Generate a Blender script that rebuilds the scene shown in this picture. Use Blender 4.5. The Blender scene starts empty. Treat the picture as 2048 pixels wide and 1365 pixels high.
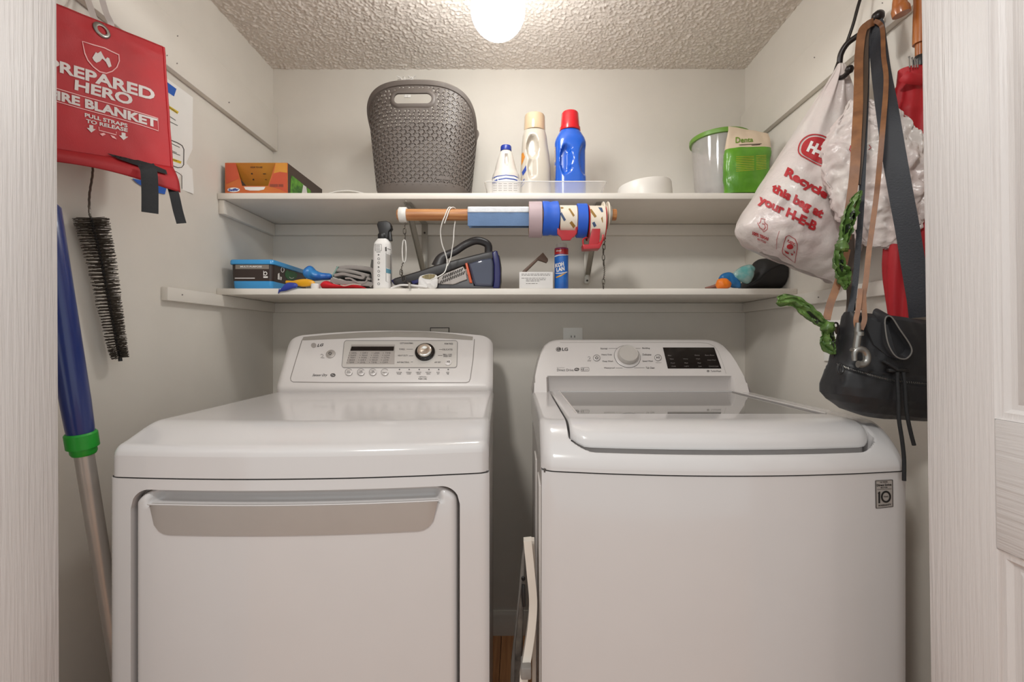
import bpy, bmesh, math, random
from mathutils import Vector, Matrix, noise
from mathutils.bvhtree import BVHTree
random.seed(11)
SC = bpy.context.scene
COL = SC.collection

# ------------------------------------------------------------------ camera
F, CX, CY, CZ = 910.0, 1037.0, 680.0, 1.135      # focal length and principal point in pixels of 2048x1365, eye height
cam = bpy.data.cameras.new('camera')
cam.sensor_fit = 'HORIZONTAL'; cam.sensor_width = 36.0; cam.lens = 36.0 * F / 2048.0
cam.shift_x = -(CX - 1024.0) / 2048.0
cam.shift_y = (CY - 682.5) / 2048.0
cam.clip_start = 0.02
cam_o = bpy.data.objects.new('camera', cam); COL.objects.link(cam_o)
cam_o.location = (0, 0, CZ); cam_o.rotation_euler = (math.pi / 2, 0, 0)
SC.camera = cam_o

# ------------------------------------------------------------------ world, lights, exposure
W = bpy.data.worlds.new('hall_ambient'); SC.world = W; W.use_nodes = True
W.node_tree.nodes['Background'].inputs[0].default_value = (0.955, 1.0, 1.0, 1)
W.node_tree.nodes['Background'].inputs[1].default_value = 0.88
GLOBE_STRENGTH = 36.0
GLOBE_COLOR = (0.98, 1.0, 0.985)

def area_light(name, loc, target, size, power, color):
    l = bpy.data.lights.new(name, 'AREA'); l.shape = 'DISK'; l.size = size; l.energy = power; l.color = color
    o = bpy.data.objects.new(name, l); COL.objects.link(o); o.location = loc
    o.rotation_euler = (Vector(target) - Vector(loc)).to_track_quat('-Z', 'Y').to_euler()
    return o
# the hall's own ceiling lamp, behind and above the camera
area_light('hall_ceiling_lamp', (-0.45, -0.30, 2.30), (0.1, 1.0, 0.9), 0.22, 13.5, (1.0, 0.985, 0.95))

SC.view_settings.view_transform = 'Standard'
SC.view_settings.look = 'None'
SC.view_settings.gamma = 1.0
SC.view_settings.use_curve_mapping = False
SC.view_settings.exposure = 0.08

# ------------------------------------------------------------------ pixel <-> space
def P(u, v, Y):
    return Vector(((u - CX) * Y / F, Y, CZ - (v - CY) * Y / F))
def PX(u, v, X):
    return P(u, v, X * F / (u - CX))
def hit(u, v, p, n):
    d = Vector(((u - CX) / F, 1.0, -(v - CY) / F)); o = Vector((0, 0, CZ))
    return o + d * ((p - o).dot(n) / d.dot(n))
def lerp(a, b, t): return a + (b - a) * t
def clamp(x, a=0.0, b=1.0): return max(a, min(b, x))
def sm(x):
    x = clamp(x); return x * x * (3 - 2 * x)
def interp(tab, x):
    if x <= tab[0][0]: return tab[0][1]
    for (a, b), (c, d) in zip(tab, tab[1:]):
        if x <= c: return b + (d - b) * (x - a) / (c - a)
    return tab[-1][1]
def spline(pts, n=6, closed=False):
    pts = [Vector(p) for p in pts]; out = []; N = len(pts)
    rng = range(N if closed else N - 1)
    for i in rng:
        p1, p2 = pts[i], pts[(i + 1) % N]
        p0 = pts[(i - 1) % N] if (closed or i > 0) else p1 * 2 - p2
        p3 = pts[(i + 2) % N] if (closed or i + 2 < N) else p2 * 2 - p1
        for k in range(n):
            t = k / n
            out.append(0.5 * ((2 * p1) + (p2 - p0) * t + (2 * p0 - 5 * p1 + 4 * p2 - p3) * t * t + (3 * p1 - p0 - 3 * p2 + p3) * t ** 3))
    if not closed: out.append(pts[-1])
    return out

# ------------------------------------------------------------------ geometry collector
class G:
    def __init__(s): s.v = []; s.f = []; s.m = []; s.mi = 0; s.T = None
    def add(s, vs, fs):
        o = len(s.v)
        for p in vs:
            p = Vector(p); s.v.append(s.T @ p if s.T else p)
        for f in fs: s.f.append([i + o for i in f]); s.m.append(s.mi)
        return s
    def bm(s, b):
        b.verts.index_update()
        s.add([v.co.copy() for v in b.verts], [[v.index for v in f.verts] for f in b.faces]); b.free(); return s
    def box(s, lo, hi):
        x0, y0, z0 = lo; x1, y1, z1 = hi
        return s.add([(x0,y0,z0),(x1,y0,z0),(x1,y1,z0),(x0,y1,z0),(x0,y0,z1),(x1,y0,z1),(x1,y1,z1),(x0,y1,z1)],
                     [(0,3,2,1),(4,5,6,7),(0,1,5,4),(1,2,6,5),(2,3,7,6),(3,0,4,7)])
    def rbox(s, lo, hi, r, seg=2, M=None):
        b = bmesh.new(); bmesh.ops.create_cube(b, size=1.0)
        lo = Vector(lo); hi = Vector(hi); d = hi - lo; c = (lo + hi) / 2
        for v in b.verts: v.co = Vector((v.co.x * d.x, v.co.y * d.y, v.co.z * d.z)) + c
        bmesh.ops.bevel(b, geom=b.edges[:] , offset=r, segments=seg, profile=0.5, affect='EDGES')
        if M:
            for v in b.verts: v.co = M @ v.co
        return s.bm(b)
    def grid(s, fn, nu, nv, cu=False, cv=False):
        vs = [fn(i / nu, j / nv) for j in range(nv + (0 if cv else 1)) for i in range(nu + (0 if cu else 1))]
        w = nu + (0 if cu else 1); h = nv + (0 if cv else 1); fs = []
        for j in range(nv):
            for i in range(nu):
                i2 = (i + 1) % w; j2 = (j + 1) % h
                fs.append((j * w + i, j * w + i2, j2 * w + i2, j2 * w + i))
        return s.add(vs, fs)
    def loft(s, loops, cap0=True, cap1=True, closed=True):
        n = len(loops[0]); vs = [p for l in loops for p in l]; fs = []
        for j in range(len(loops) - 1):
            for i in range(n if closed else n - 1):
                k = (i + 1) % n
                fs.append((j * n + i, j * n + k, (j + 1) * n + k, (j + 1) * n + i))
        if cap0: fs.append(tuple(range(n))[::-1])
        if cap1: fs.append(tuple(range((len(loops) - 1) * n, len(loops) * n)))
        return s.add(vs, fs)
    def tube(s, path, r, n=10, closed=False, caps=True, flat=1.0):
        path = [Vector(p) for p in path]; N = len(path)
        rs = r if isinstance(r, (list, tuple)) else [r] * N
        def tan(i):
            a = path[(i - 1) % N] if (closed or i > 0) else path[i]
            b = path[(i + 1) % N] if (closed or i < N - 1) else path[i]
            t = b - a
            return t.normalized() if t.length > 1e-9 else Vector((0, 0, 1))
        t = tan(0); ref = Vector((0, 0, 1)) if abs(t.z) < 0.9 else Vector((1, 0, 0))
        nrm = t.cross(ref).normalized(); loops = []
        for i in range(N):
            t = tan(i); nrm = (nrm - t * nrm.dot(t)).normalized(); b = t.cross(nrm)
            loops.append([path[i] + (nrm * math.cos(a) + b * math.sin(a) * flat) * rs[i] for a in [2 * math.pi * k / n for k in range(n)]])
        if closed:
            loops.append(loops[0]); return s.loft(loops, False, False)
        return s.loft(loops, caps, caps)
    def ribbon(s, path, width, thick, nrm=None):
        path = [Vector(p) for p in path]; N = len(path); eye = Vector((0, 0, CZ)); loops = []
        ws = width if isinstance(width, (list, tuple)) else [width] * N
        for i in range(N):
            t = (path[min(i + 1, N - 1)] - path[max(i - 1, 0)]).normalized()
            nn = nrm(i) if callable(nrm) else (Vector(nrm) if nrm is not None else (eye - path[i]))
            nn = Vector(nn); nn = (nn - t * nn.dot(t)).normalized(); sd = t.cross(nn)
            w = ws[i] / 2; h = thick / 2
            loops.append([path[i] + sd * w + nn * h, path[i] - sd * w + nn * h, path[i] - sd * w - nn * h, path[i] + sd * w - nn * h])
        return s.loft(loops)
    def lathe(s, c, prof, n=32, M=None, cap0=True, cap1=True):
        c = Vector(c); loops = []
        for r, z in prof:
            l = []
            for k in range(n):
                a = 2 * math.pi * k / n; p = Vector((r * math.cos(a), r * math.sin(a), z))
                l.append(c + (M @ p if M else p))
            loops.append(l)
        return s.loft(loops, cap0, cap1)
    def prism(s, pts, vec, bevel=0, seg=2):
        b = bmesh.new(); vec = Vector(vec)
        f = b.faces.new([b.verts.new(Vector(p)) for p in pts])
        r = bmesh.ops.extrude_face_region(b, geom=[f])
        for e in r['geom']:
            if isinstance(e, bmesh.types.BMVert): e.co += vec
        bmesh.ops.recalc_face_normals(b, faces=b.faces)
        if bevel:
            vn = vec.normalized()
            caps = [e for e in b.edges if len(e.link_faces) == 2 and (abs(e.link_faces[0].normal.dot(vn)) > 0.99) != (abs(e.link_faces[1].normal.dot(vn)) > 0.99)]
            try: bmesh.ops.bevel(b, geom=caps, offset=bevel, segments=seg, profile=0.5, affect='EDGES', clamp_overlap=True)
            except Exception: pass
        bmesh.ops.triangulate(b, faces=[f for f in b.faces if len(f.verts) > 4])
        return s.bm(b)
    def slab(s, pix, Y0, Y1, bevel=0, seg=2):
        return s.prism([P(u, v, Y0) for u, v in pix], (0, Y1 - Y0, 0), bevel, seg)
    def bvh(s): return BVHTree.FromPolygons(s.v, s.f)

def sup(cx, cy, z, rx, ry, n=2.0, m=40, rot=0.0):
    out = []
    for k in range(m):
        a = 2 * math.pi * k / m; c, si = math.cos(a), math.sin(a)
        x = rx * math.copysign(abs(c) ** (2 / n), c); y = ry * math.copysign(abs(si) ** (2 / n), si)
        out.append(Vector((cx + x * math.cos(rot) - y * math.sin(rot), cy + x * math.sin(rot) + y * math.cos(rot), z)))
    return out

# ------------------------------------------------------------------ materials
def lin(c):
    def g(x):
        x /= 255.0
        return x / 12.92 if x <= 0.04045 else ((x + 0.055) / 1.055) ** 2.4
    return tuple(g(x) for x in c) + (1.0,)
MATS = {}
def mat(name, col, rough=0.5, metal=0.0, var=0.04, vscale=12.0, bump=0.0, bscale=60.0, stretch=None, spec=0.5, coat=0.0,
        trans=0.0, alpha=1.0, ior=1.5, emis=None, estr=0.0, col2=None, detail=3.0, bdist=0.002, sheen=0.0, sss=0.0):
    m = bpy.data.materials.new(name); m.use_nodes = True; nt = m.node_tree; b = nt.nodes['Principled BSDF']
    c = lin(col)
    tc = nt.nodes.new('ShaderNodeTexCoord'); mp = nt.nodes.new('ShaderNodeMapping')
    nt.links.new(tc.outputs['Object'], mp.inputs['Vector'])
    if stretch: mp.inputs['Scale'].default_value = stretch
    nz = nt.nodes.new('ShaderNodeTexNoise'); nz.inputs['Scale'].default_value = vscale; nz.inputs['Detail'].default_value = detail
    nt.links.new(mp.outputs['Vector'], nz.inputs['Vector'])
    rp = nt.nodes.new('ShaderNodeValToRGB'); nt.links.new(nz.outputs['Fac'], rp.inputs['Fac'])
    c2 = lin(col2) if col2 else tuple(x * (1 - var) for x in c[:3]) + (1,)
    c1 = c if col2 else tuple(min(1, x * (1 + var)) for x in c[:3]) + (1,)
    rp.color_ramp.elements[0].position = 0.35; rp.color_ramp.elements[0].color = c2
    rp.color_ramp.elements[1].position = 0.65; rp.color_ramp.elements[1].color = c1
    nt.links.new(rp.outputs['Color'], b.inputs['Base Color'])
    b.inputs['Roughness'].default_value = rough; b.inputs['Metallic'].default_value = metal
    b.inputs['Specular IOR Level'].default_value = spec; b.inputs['IOR'].default_value = ior
    b.inputs['Coat Weight'].default_value = coat; b.inputs['Coat Roughness'].default_value = 0.05
    b.inputs['Transmission Weight'].default_value = trans; b.inputs['Alpha'].default_value = alpha
    b.inputs['Sheen Weight'].default_value = sheen
    if sss: b.inputs['Subsurface Weight'].default_value = sss; b.inputs['Subsurface Radius'].default_value = (0.02, 0.02, 0.02)
    if emis: b.inputs['Emission Color'].default_value = tuple(emis) + (1,); b.inputs['Emission Strength'].default_value = estr
    if bump:
        n2 = nt.nodes.new('ShaderNodeTexNoise'); n2.inputs['Scale'].default_value = bscale; n2.inputs['Detail'].default_value = 4
        nt.links.new(mp.outputs['Vector'], n2.inputs['Vector'])
        bp = nt.nodes.new('ShaderNodeBump'); bp.inputs['Strength'].default_value = bump; bp.inputs['Distance'].default_value = bdist
        nt.links.new(n2.outputs['Fac'], bp.inputs['Height']); nt.links.new(bp.outputs['Normal'], b.inputs['Normal'])
    MATS[name] = m
    return m

# ------------------------------------------------------------------ objects
def mesh_of(name, g, mats, loc, smooth, recalc):
    me = bpy.data.meshes.new(name)
    me.from_pydata([p - loc for p in g.v], [], g.f)
    for m in (mats if isinstance(mats, (list, tuple)) else [mats]): me.materials.append(MATS[m] if isinstance(m, str) else m)
    me.polygons.foreach_set('material_index', g.m)
    if recalc:
        b = bmesh.new(); b.from_mesh(me); bmesh.ops.recalc_face_normals(b, faces=b.faces); b.to_mesh(me); b.free()
    if smooth:
        me.shade_smooth(); me.set_sharp_from_angle(angle=math.radians(smooth))
    me.update()
    return me
def tag(o, label=None, cat=None, group=None, kind=None):
    if label: o['label'] = label
    if cat: o['category'] = cat
    if group: o['group'] = group
    if kind: o['kind'] = kind
    return o
def wloc(o):
    l = Vector(o.location)
    while o.parent: o = o.parent; l += Vector(o.location)
    return l
def obj(name, g, mats, parent=None, smooth=40, recalc=True, label=None):
    if parent: loc = wloc(parent)
    else:
        xs = [p.x for p in g.v]; ys = [p.y for p in g.v]; zs = [p.z for p in g.v]
        loc = Vector(((min(xs) + max(xs)) / 2, (min(ys) + max(ys)) / 2, min(zs)))
    o = bpy.data.objects.new(name, mesh_of(name, g, mats, loc, smooth, recalc)); COL.objects.link(o)
    if parent: o.parent = parent
    else: o.location = loc
    if label: o['label'] = label
    o['_'] = 0; del o['_']
    return o
def thing(name, label, cat, loc, group=None):
    o = bpy.data.objects.new(name, None); COL.objects.link(o); o.location = Vector(loc); o.empty_display_size = 0.05
    return tag(o, label, cat, group)
def struct(name, g, mats, parent=None, smooth=40, label=None):
    o = obj(name, g, mats, parent, smooth, True, label); o['kind'] = 'structure'
    return o
def thing1(name, g, mats, label, cat, group=None, smooth=40):
    return tag(obj(name, g, mats, None, smooth), label, cat, group)

# ------------------------------------------------------------------ prints: flat shapes drawn in pixel space and laid onto a surface
TXT = {}
def text_flat(s, bold=0.0, shear=0.0):
    key = (s, bold, shear)
    if key in TXT: return TXT[key]
    cu = bpy.data.curves.new('t', 'FONT'); cu.body = s; cu.size = 1; cu.offset = bold; cu.shear = shear; cu.resolution_u = 3
    o = bpy.data.objects.new('t', cu); COL.objects.link(o)
    dg = bpy.context.evaluated_depsgraph_get(); me = bpy.data.meshes.new_from_object(o.evaluated_get(dg))
    vs = [v.co.copy() for v in me.vertices]; fs = [list(p.vertices) for p in me.polygons]
    bpy.data.objects.remove(o); bpy.data.curves.remove(cu); bpy.data.meshes.remove(me)
    x0 = min(v.x for v in vs); x1 = max(v.x for v in vs); y0 = min(v.y for v in vs); y1 = max(v.y for v in vs)
    r = ([((v.x - x0) / (x1 - x0 + 1e-9), (v.y - y0) / (y1 - y0 + 1e-9)) for v in vs], fs)
    TXT[key] = r
    return r
class Flat:
    """2-D shapes in pixel coordinates"""
    def __init__(s): s.v = []; s.f = []
    def add(s, vs, fs):
        o = len(s.v); s.v += [(float(a), float(b)) for a, b in vs]; s.f += [[i + o for i in f] for f in fs]; return s
    def poly(s, pts): return s.add(pts, [list(range(len(pts)))])
    def rect(s, x0, y0, x1, y1): return s.poly([(x0, y1), (x1, y1), (x1, y0), (x0, y0)])
    def disc(s, cx, cy, rx, ry=None, n=20):
        ry = ry or rx
        return s.poly([(cx + rx * math.cos(2 * math.pi * k / n), cy + ry * math.sin(2 * math.pi * k / n)) for k in range(n)])
    def ring(s, cx, cy, rx, ry, w, n=28, a0=0, a1=360):
        pts = []; full = (a1 - a0) >= 360
        m = n if full else n + 1
        for k in range(m):
            a = math.radians(a0 + (a1 - a0) * k / n)
            pts += [(cx + rx * math.cos(a), cy + ry * math.sin(a)), (cx + (rx - w) * math.cos(a), cy + (ry - w) * math.sin(a))]
        fs = [[2 * k, 2 * ((k + 1) % m), 2 * ((k + 1) % m) + 1, 2 * k + 1] for k in range(n if full else n)]
        return s.add(pts, fs)
    def stroke(s, pts, w, closed=False):
        N = len(pts); L = []
        for i in range(N):
            a = pts[(i - 1) % N] if (closed or i > 0) else pts[i]; b = pts[(i + 1) % N] if (closed or i < N - 1) else pts[i]
            dx, dy = b[0] - a[0], b[1] - a[1]; l = math.hypot(dx, dy) or 1
            nx, ny = -dy / l * w / 2, dx / l * w / 2
            L += [(pts[i][0] + nx, pts[i][1] + ny), (pts[i][0] - nx, pts[i][1] - ny)]
        return s.add(L, [[2 * i, 2 * ((i + 1) % N), 2 * ((i + 1) % N) + 1, 2 * i + 1] for i in range(N if closed else N - 1)])
    def text(s, t, bl, br, tr, tl, bold=0.0, shear=0.0):
        vs, fs = text_flat(t, bold, shear); out = []
        for x, y in vs:
            a = (bl[0] + (br[0] - bl[0]) * x, bl[1] + (br[1] - bl[1]) * x); b = (tl[0] + (tr[0] - tl[0]) * x, tl[1] + (tr[1] - tl[1]) * x)
            out.append((a[0] + (b[0] - a[0]) * y, a[1] + (b[1] - a[1]) * y))
        return s.add(out, fs)
    def textbox(s, t, x0, y0, x1, y1, bold=0.0, shear=0.0):
        return s.text(t, (x0, y1), (x1, y1), (x1, y0), (x0, y0), bold, shear)
def lay(fl, bvh, off=0.0006, maxlen=None):
    """put a Flat onto a surface: each point is cast along its sight line onto the surface and lifted along the normal"""
    b = bmesh.new(); vs = [b.verts.new((x, y, 0)) for x, y in fl.v]
    for f in fl.f:
        try: b.faces.new([vs[i] for i in f])
        except ValueError: pass
    if maxlen:
        bmesh.ops.triangulate(b, faces=b.faces[:])
        for _ in range(5):
            es = [e for e in b.edges if e.calc_length() > maxlen]
            if not es: break
            bmesh.ops.subdivide_edges(b, edges=es, cuts=1)
            bmesh.ops.triangulate(b, faces=[f for f in b.faces if len(f.verts) > 3])
    o = Vector((0, 0, CZ)); dead = []
    for v in b.verts:
        d = Vector(((v.co.x - CX) / F, 1.0, -(v.co.y - CY) / F)).normalized()
        loc, n, i, dist = bvh.ray_cast(o, d)
        if loc is None: dead.append(v); continue
        if n.dot(d) > 0: n = -n
        v.co = loc + n * off
    if dead: bmesh.ops.delete(b, geom=dead, context='VERTS')
    return G().bm(b)
def decal(name, fl, surf, m, parent, off=0.0006, maxlen=None, label=None):
    g = lay(fl, surf if isinstance(surf, BVHTree) else surf.bvh(), off, maxlen)
    return obj(name, g, m, parent, smooth=0, recalc=False, label=label)

# ------------------------------------------------------------------ material library
mat('wall_paint', (226, 219, 209), 0.72, bump=0.05, bscale=220, var=0.012)
mat('trim_paint', (228, 221, 211), 0.5, bump=0.04, bscale=120, var=0.012)
mat('ceiling_texture', (224, 214, 204), 0.9, bump=0.6, bscale=260, bdist=0.003, var=0.03, vscale=90)
mat('door_paint_vertical', (208, 202, 199), 0.42, bump=0.9, bscale=1.0, stretch=(30, 190, 7), bdist=0.0016, var=0.01)
mat('door_paint_horizontal', (208, 202, 199), 0.42, bump=0.9, bscale=1.0, stretch=(30, 7, 190), bdist=0.0016, var=0.01)
mat('door_paint_smooth', (220, 212, 206), 0.42, var=0.01)
mat('wood_floor', (206, 146, 98), 0.35, stretch=(40, 2.5, 1), vscale=2.0, col2=(180, 120, 76), bump=0.08, bscale=4)
mat('enamel_white', (197, 192, 190), 0.16, var=0.006, coat=0.3)
mat('enamel_side', (214, 207, 202), 0.28, var=0.006)
mat('plastic_white', (208, 201, 197), 0.3, var=0.006)
mat('panel_white', (206, 199, 195), 0.26, var=0.006)
mat('seam_dark', (70, 64, 60), 0.7)
mat('seam_line', (128, 120, 114), 0.6)
mat('silver_plastic', (166, 158, 152), 0.38, metal=0.25, var=0.02)
mat('silver_strip', (158, 151, 143), 0.35, metal=0.3, var=0.02)
mat('silver_face', (196, 190, 184), 0.32, metal=0.2, var=0.02)
mat('chrome', (226, 220, 212), 0.08, metal=1.0, var=0.01)
mat('steel', (150, 147, 142), 0.32, metal=0.9, var=0.08, vscale=40)
mat('bracket_metal', (176, 170, 160), 0.4, metal=0.55, var=0.05)
mat('black_plastic', (26, 24, 24), 0.42, bump=0.05, bscale=300)
mat('black_gloss', (22, 17, 16), 0.08, var=0.1)
mat('print_dark', (72, 66, 64), 0.6)
mat('print_grey', (132, 126, 122), 0.6)
mat('print_light', (170, 164, 158), 0.6)
mat('lid_glass', (132, 128, 124), 0.04, spec=1.0, ior=1.7, var=0.02)
mat('globe_glow', (255, 250, 244), 0.3, emis=GLOBE_COLOR, estr=GLOBE_STRENGTH)
mat('lamp_base', (230, 226, 220), 0.4)
mat('grey_basket', (98, 89, 83), 0.5, var=0.04)
mat('white_cloth', (225, 220, 214), 0.9, bump=0.3, bscale=180)
mat('fire_red', (176, 22, 31), 0.55, bump=0.12, bscale=420, var=0.05, vscale=20)
mat('fire_red_deep', (160, 18, 26), 0.6, bump=0.12, bscale=420, var=0.05)
mat('print_white', (216, 206, 202), 0.6)
mat('print_pink', (236, 178, 176), 0.6)
mat('webbing_black', (20, 20, 22), 0.75, bump=0.4, bscale=260)
mat('plate_white', (250, 247, 241), 0.4, var=.01)
mat('paper', (246, 243, 238), 0.8, var=0.01)
mat('tape_blue', (38, 96, 190), 0.6, bump=0.1, bscale=160)
mat('marker_yellow', (222, 190, 40), 0.7)
mat('bristle', (58, 50, 44), 0.7, col2=(92, 82, 70), vscale=200)
mat('wire', (120, 114, 106), 0.4, metal=0.7)
mat('mop_blue', (24, 44, 108), 0.28, coat=0.3)
mat('mop_green', (30, 150, 44), 0.4)
mat('aluminium', (186, 180, 174), 0.35, metal=0.5)
mat('oak', (196, 140, 88), 0.4, col2=(160, 100, 56), stretch=(4, 60, 60), vscale=1.6, bump=0.1, bscale=2)

# ------------------------------------------------------------------ the closet shell
YB, XL, XR, ZC = 1.757, -0.948, 0.8746, 2.1825
YF0, YF1 = 0.665, 0.745                                     # front wall of the closet (holds the door opening)
OXL, OXR = -0.835, 0.765                                    # door opening
struct('wall_back', G().box((XL - 0.1, YB, -0.02), (XR + 0.1, YB + 0.1, ZC + 0.1)), 'wall_paint')
struct('wall_left', G().box((XL - 0.1, YF0, -0.02), (XL, YB, ZC + 0.1)), 'wall_paint')
struct('wall_right', G().box((XR, YF0, -0.02), (XR + 0.1, YB, ZC + 0.1)), 'wall_paint')
g = G().box((-2.0, YF0, -0.02), (OXL, YF1, 2.42)).box((OXR, YF0, -0.02), (1.95, YF1, 2.42)).box((OXL, YF0, 2.06), (OXR, YF1, 2.42))
struct('wall_front', g, 'wall_paint')
# sprayed popcorn ceiling: real relief on a fine grid
def ceil(s, t):
    x = lerp(XL - 0.01, XR + 0.01, s); y = lerp(YF1 - 0.01, YB + 0.01, t)
    a = noise.noise(Vector((x * 125, y * 125, 0.3))); b = noise.noise(Vector((x * 230 + 7, y * 230, 4.1))); c = noise.noise(Vector((x * 30, y * 30, 9)))
    h = 0.0062 * max(0, a + 0.12) + 0.0036 * max(0, b) + 0.001 * c
    return Vector((x, y, ZC - h))
g = G().grid(ceil, 620, 345)
g.box((XL - 0.1, YF1 - 0.01, ZC + 0.012), (XR + 0.1, YB + 0.1, ZC + 0.1))
struct('ceiling', g, 'ceiling_texture', smooth=70)
fl = struct('floor', G().box((-2.0, -1.3, -0.06), (1.95, YB + 0.1, -0.014)), 'seam_dark')
y = 0
PW = 0.127
pg = G().rbox((-PW / 2 + 0.0006, -1.3, -0.014), (PW / 2 - 0.0006, YB, 0.0), 0.0012, 1)
pm = None
for k in range(31):
    x = -1.97 + PW * k + PW / 2
    if x + PW / 2 > 1.95: break
    if pm is None:
        o = obj('plank', pg, 'wood_floor', fl); pm = o.data
        o.location = Vector((x, 0, 0)); base_l = o
    else:
        o = bpy.data.objects.new('plank', pm); COL.objects.link(o); o.parent = fl; o.location = Vector((x, 0, 0))
def board(name, lo, hi, label, m='trim_paint', r=0.0025):
    o = struct(name, G().rbox(lo, hi, r, 2), m, label=label); return o
# baseboard along the back wall with its moulded top
bb = G()
prof = [(0, 0), (-0.014, 0), (-0.014, 0.062), (-0.011, 0.068), (-0.012, 0.076), (-0.007, 0.084), (-0.006, 0.090), (0, 0.090)]
bb.loft([[Vector((x, YB + p, z)) for p, z in prof] for x in (XL, XR)])
struct('baseboard_back', bb, 'trim_paint')
for nm, X, s in (('baseboard_left', XL, 1), ('baseboard_right', XR, -1)):
    struct(nm, G().loft([[Vector((X - s * p, y, z)) for p, z in prof] for y in (YF1, YB - 0.0145)]), 'trim_paint')
# hook rails high on the side walls, and shelf cleats
board('trim_1', (XL, YF1 + 0.001, 1.862), (XL + 0.019, YB - 0.0005, 1.999), 'long white hook rail board high on the left wall')
board('trim_2', (XR - 0.019, YF1 + 0.001, 1.862), (XR, YB - 0.0005, 1.999), 'long white hook rail board high on the right wall')
def nail_holes(tr, box, pts):
    bv = G().box(*box).bvh()
    for u, v in pts: decal('nail_hole', Flat().disc(u, v, 1.6, 1.6, 8), bv, 'seam_line', tr, .0003)
T1, T2 = bpy.data.objects['trim_1'], bpy.data.objects['trim_2']
nail_holes(T1, ((XL, YF1 + 0.001, 1.862), (XL + 0.019, YB, 1.999)), ((355, 72), (334, 111), (354, 127), (458, 205)))
nail_holes(T2, ((XR - 0.019, YF1 + 0.001, 1.862), (XR, YB, 1.999)), ((1765, 6), (1629, 115)))
SHF = 1.430                                                # front edge of both shelves
ZU0, ZU1 = 1.578, 1.597                                    # upper shelf underside and top
ZL0, ZL1 = 1.2765, 1.296                                   # lower shelf
board('trim_3', (XL + 0.0005, YB - 0.019, ZU0 - 0.0425), (XR - 0.0005, YB, ZU0 - 0.0005), 'white cleat under the upper shelf on the back wall')
board('trim_4', (XL + 0.0005, YB - 0.019, ZL0 - 0.037), (XR - 0.0005, YB, ZL0 - 0.0005), 'white cleat under the lower shelf on the back wall')
board('trim_5', (XL, 1.437, ZU0 - 0.045), (XL + 0.019, YB - 0.0195, ZU0 - 0.0005), 'short white cleat under the upper shelf on the left wall')
board('trim_6', (XL, 1.205, ZL0 - 0.037), (XL + 0.019, YB - 0.0195, ZL0 - 0.0005), 'long white cleat under the lower shelf on the left wall')
board('trim_7', (XR - 0.019, 1.437, ZU0 - 0.045), (XR, YB - 0.0195, ZU0 - 0.0005), 'short white cleat under the upper shelf on the right wall')
board('trim_8', (XR - 0.019, 1.06, ZL0 - 0.037), (XR, YB - 0.0195, ZL0 - 0.0005), 'long white cleat under the lower shelf on the right wall')
nail_holes(bpy.data.objects['trim_6'], ((XL, 1.205, ZL0 - 0.037), (XL + 0.019, YB - 0.0195, ZL0)), ((364.5, 590),))
nail_holes(bpy.data.objects['trim_8'], ((XR - 0.019, 1.06, ZL0 - 0.037), (XR, YB - 0.0195, ZL0)), ((1637, 595), (1770, 585)))
# shelves
thing1('wall_shelf', G().rbox((XL + 0.001, SHF, ZU0), (XR - 0.001, YB - 0.001, ZU1), 0.002, 2), 'trim_paint', 'white painted upper shelf board carrying the basket and detergent bottles', 'shelf')
thing1('wall_shelf', G().rbox((XL + 0.001, SHF - 0.004, ZL0), (XR - 0.001, YB - 0.001, ZL1), 0.002, 2), 'trim_paint', 'white painted lower shelf board carrying the handheld vacuum and spray bottle', 'shelf')

# ------------------------------------------------------------------ folded closet doors with moulded panels
def leaf(name, x_face, sgn, dxdz, label):
    """a bifold leaf standing edge-on in the opening; the moulded face looks towards the middle of the closet"""
    d = thing(name, label, 'door', (x_face, 0.55, 0.0)); d['kind'] = 'structure'
    del d['category']
    ZR = 1.10
    def sh(p): return Vector((p[0] - dxdz * (ZR - p[2]) * -1.0, p[1], p[2]))
    T0, T1 = 0.36, 0.740; TH = 0.034
    def bx(n, y0, y1, z0, z1, m, x0=0.0, x1=TH, r=0.0025):
        g = G().rbox((min(x_face + sgn * x0, x_face + sgn * x1), y0, z0), (max(x_face + sgn * x0, x_face + sgn * x1), y1, z1), r, 2)
        g.v = [sh(p) for p in g.v]
        return obj(n, g, m, d)
    z0, z1 = 0.012, 2.02
    bx('stile', T1 - 0.105, T1, z0, z1, 'door_paint_vertical'); bx('stile', T0, T0 + 0.105, z0, z1, 'door_paint_vertical')
    rails = ((z0, 0.21), (0.844, 1.025), (1.90, z1))
    for a, b in rails: bx('rail', T0 + 0.105, T1 - 0.105, a, b, 'door_paint_horizontal')
    for a, b in ((0.21, 0.844), (1.025, 1.90)):
        y0, y1 = T0 + 0.105, T1 - 0.105
        # moulded panel: sloping ogee ring, groove, raised field
        g = G(); rings = []
        for ins, dep in ((0, 0.0005), (0.004, 0.003), (0.010, 0.0035), (0.015, 0.009), (0.022, 0.010), (0.030, 0.006), (0.052, 0.002), (0.056, 0.002)):
            rings.append([sh((x_face + sgn * dep, yy, zz)) for yy, zz in ((y0 + ins, a + ins), (y1 - ins, a + ins), (y1 - ins, b - ins), (y0 + ins, b - ins))])
        g.loft(rings, False, True)
        obj('panel', g, 'door_paint_vertical', d, smooth=30)
    return d
leaf('door_1', -0.748, -1, 0.004, 'white moulded closet door leaf folded open at the left edge')
leaf('door_2', 0.6625, 1, 0.014, 'white moulded closet door leaf folded open at the right edge')

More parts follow.
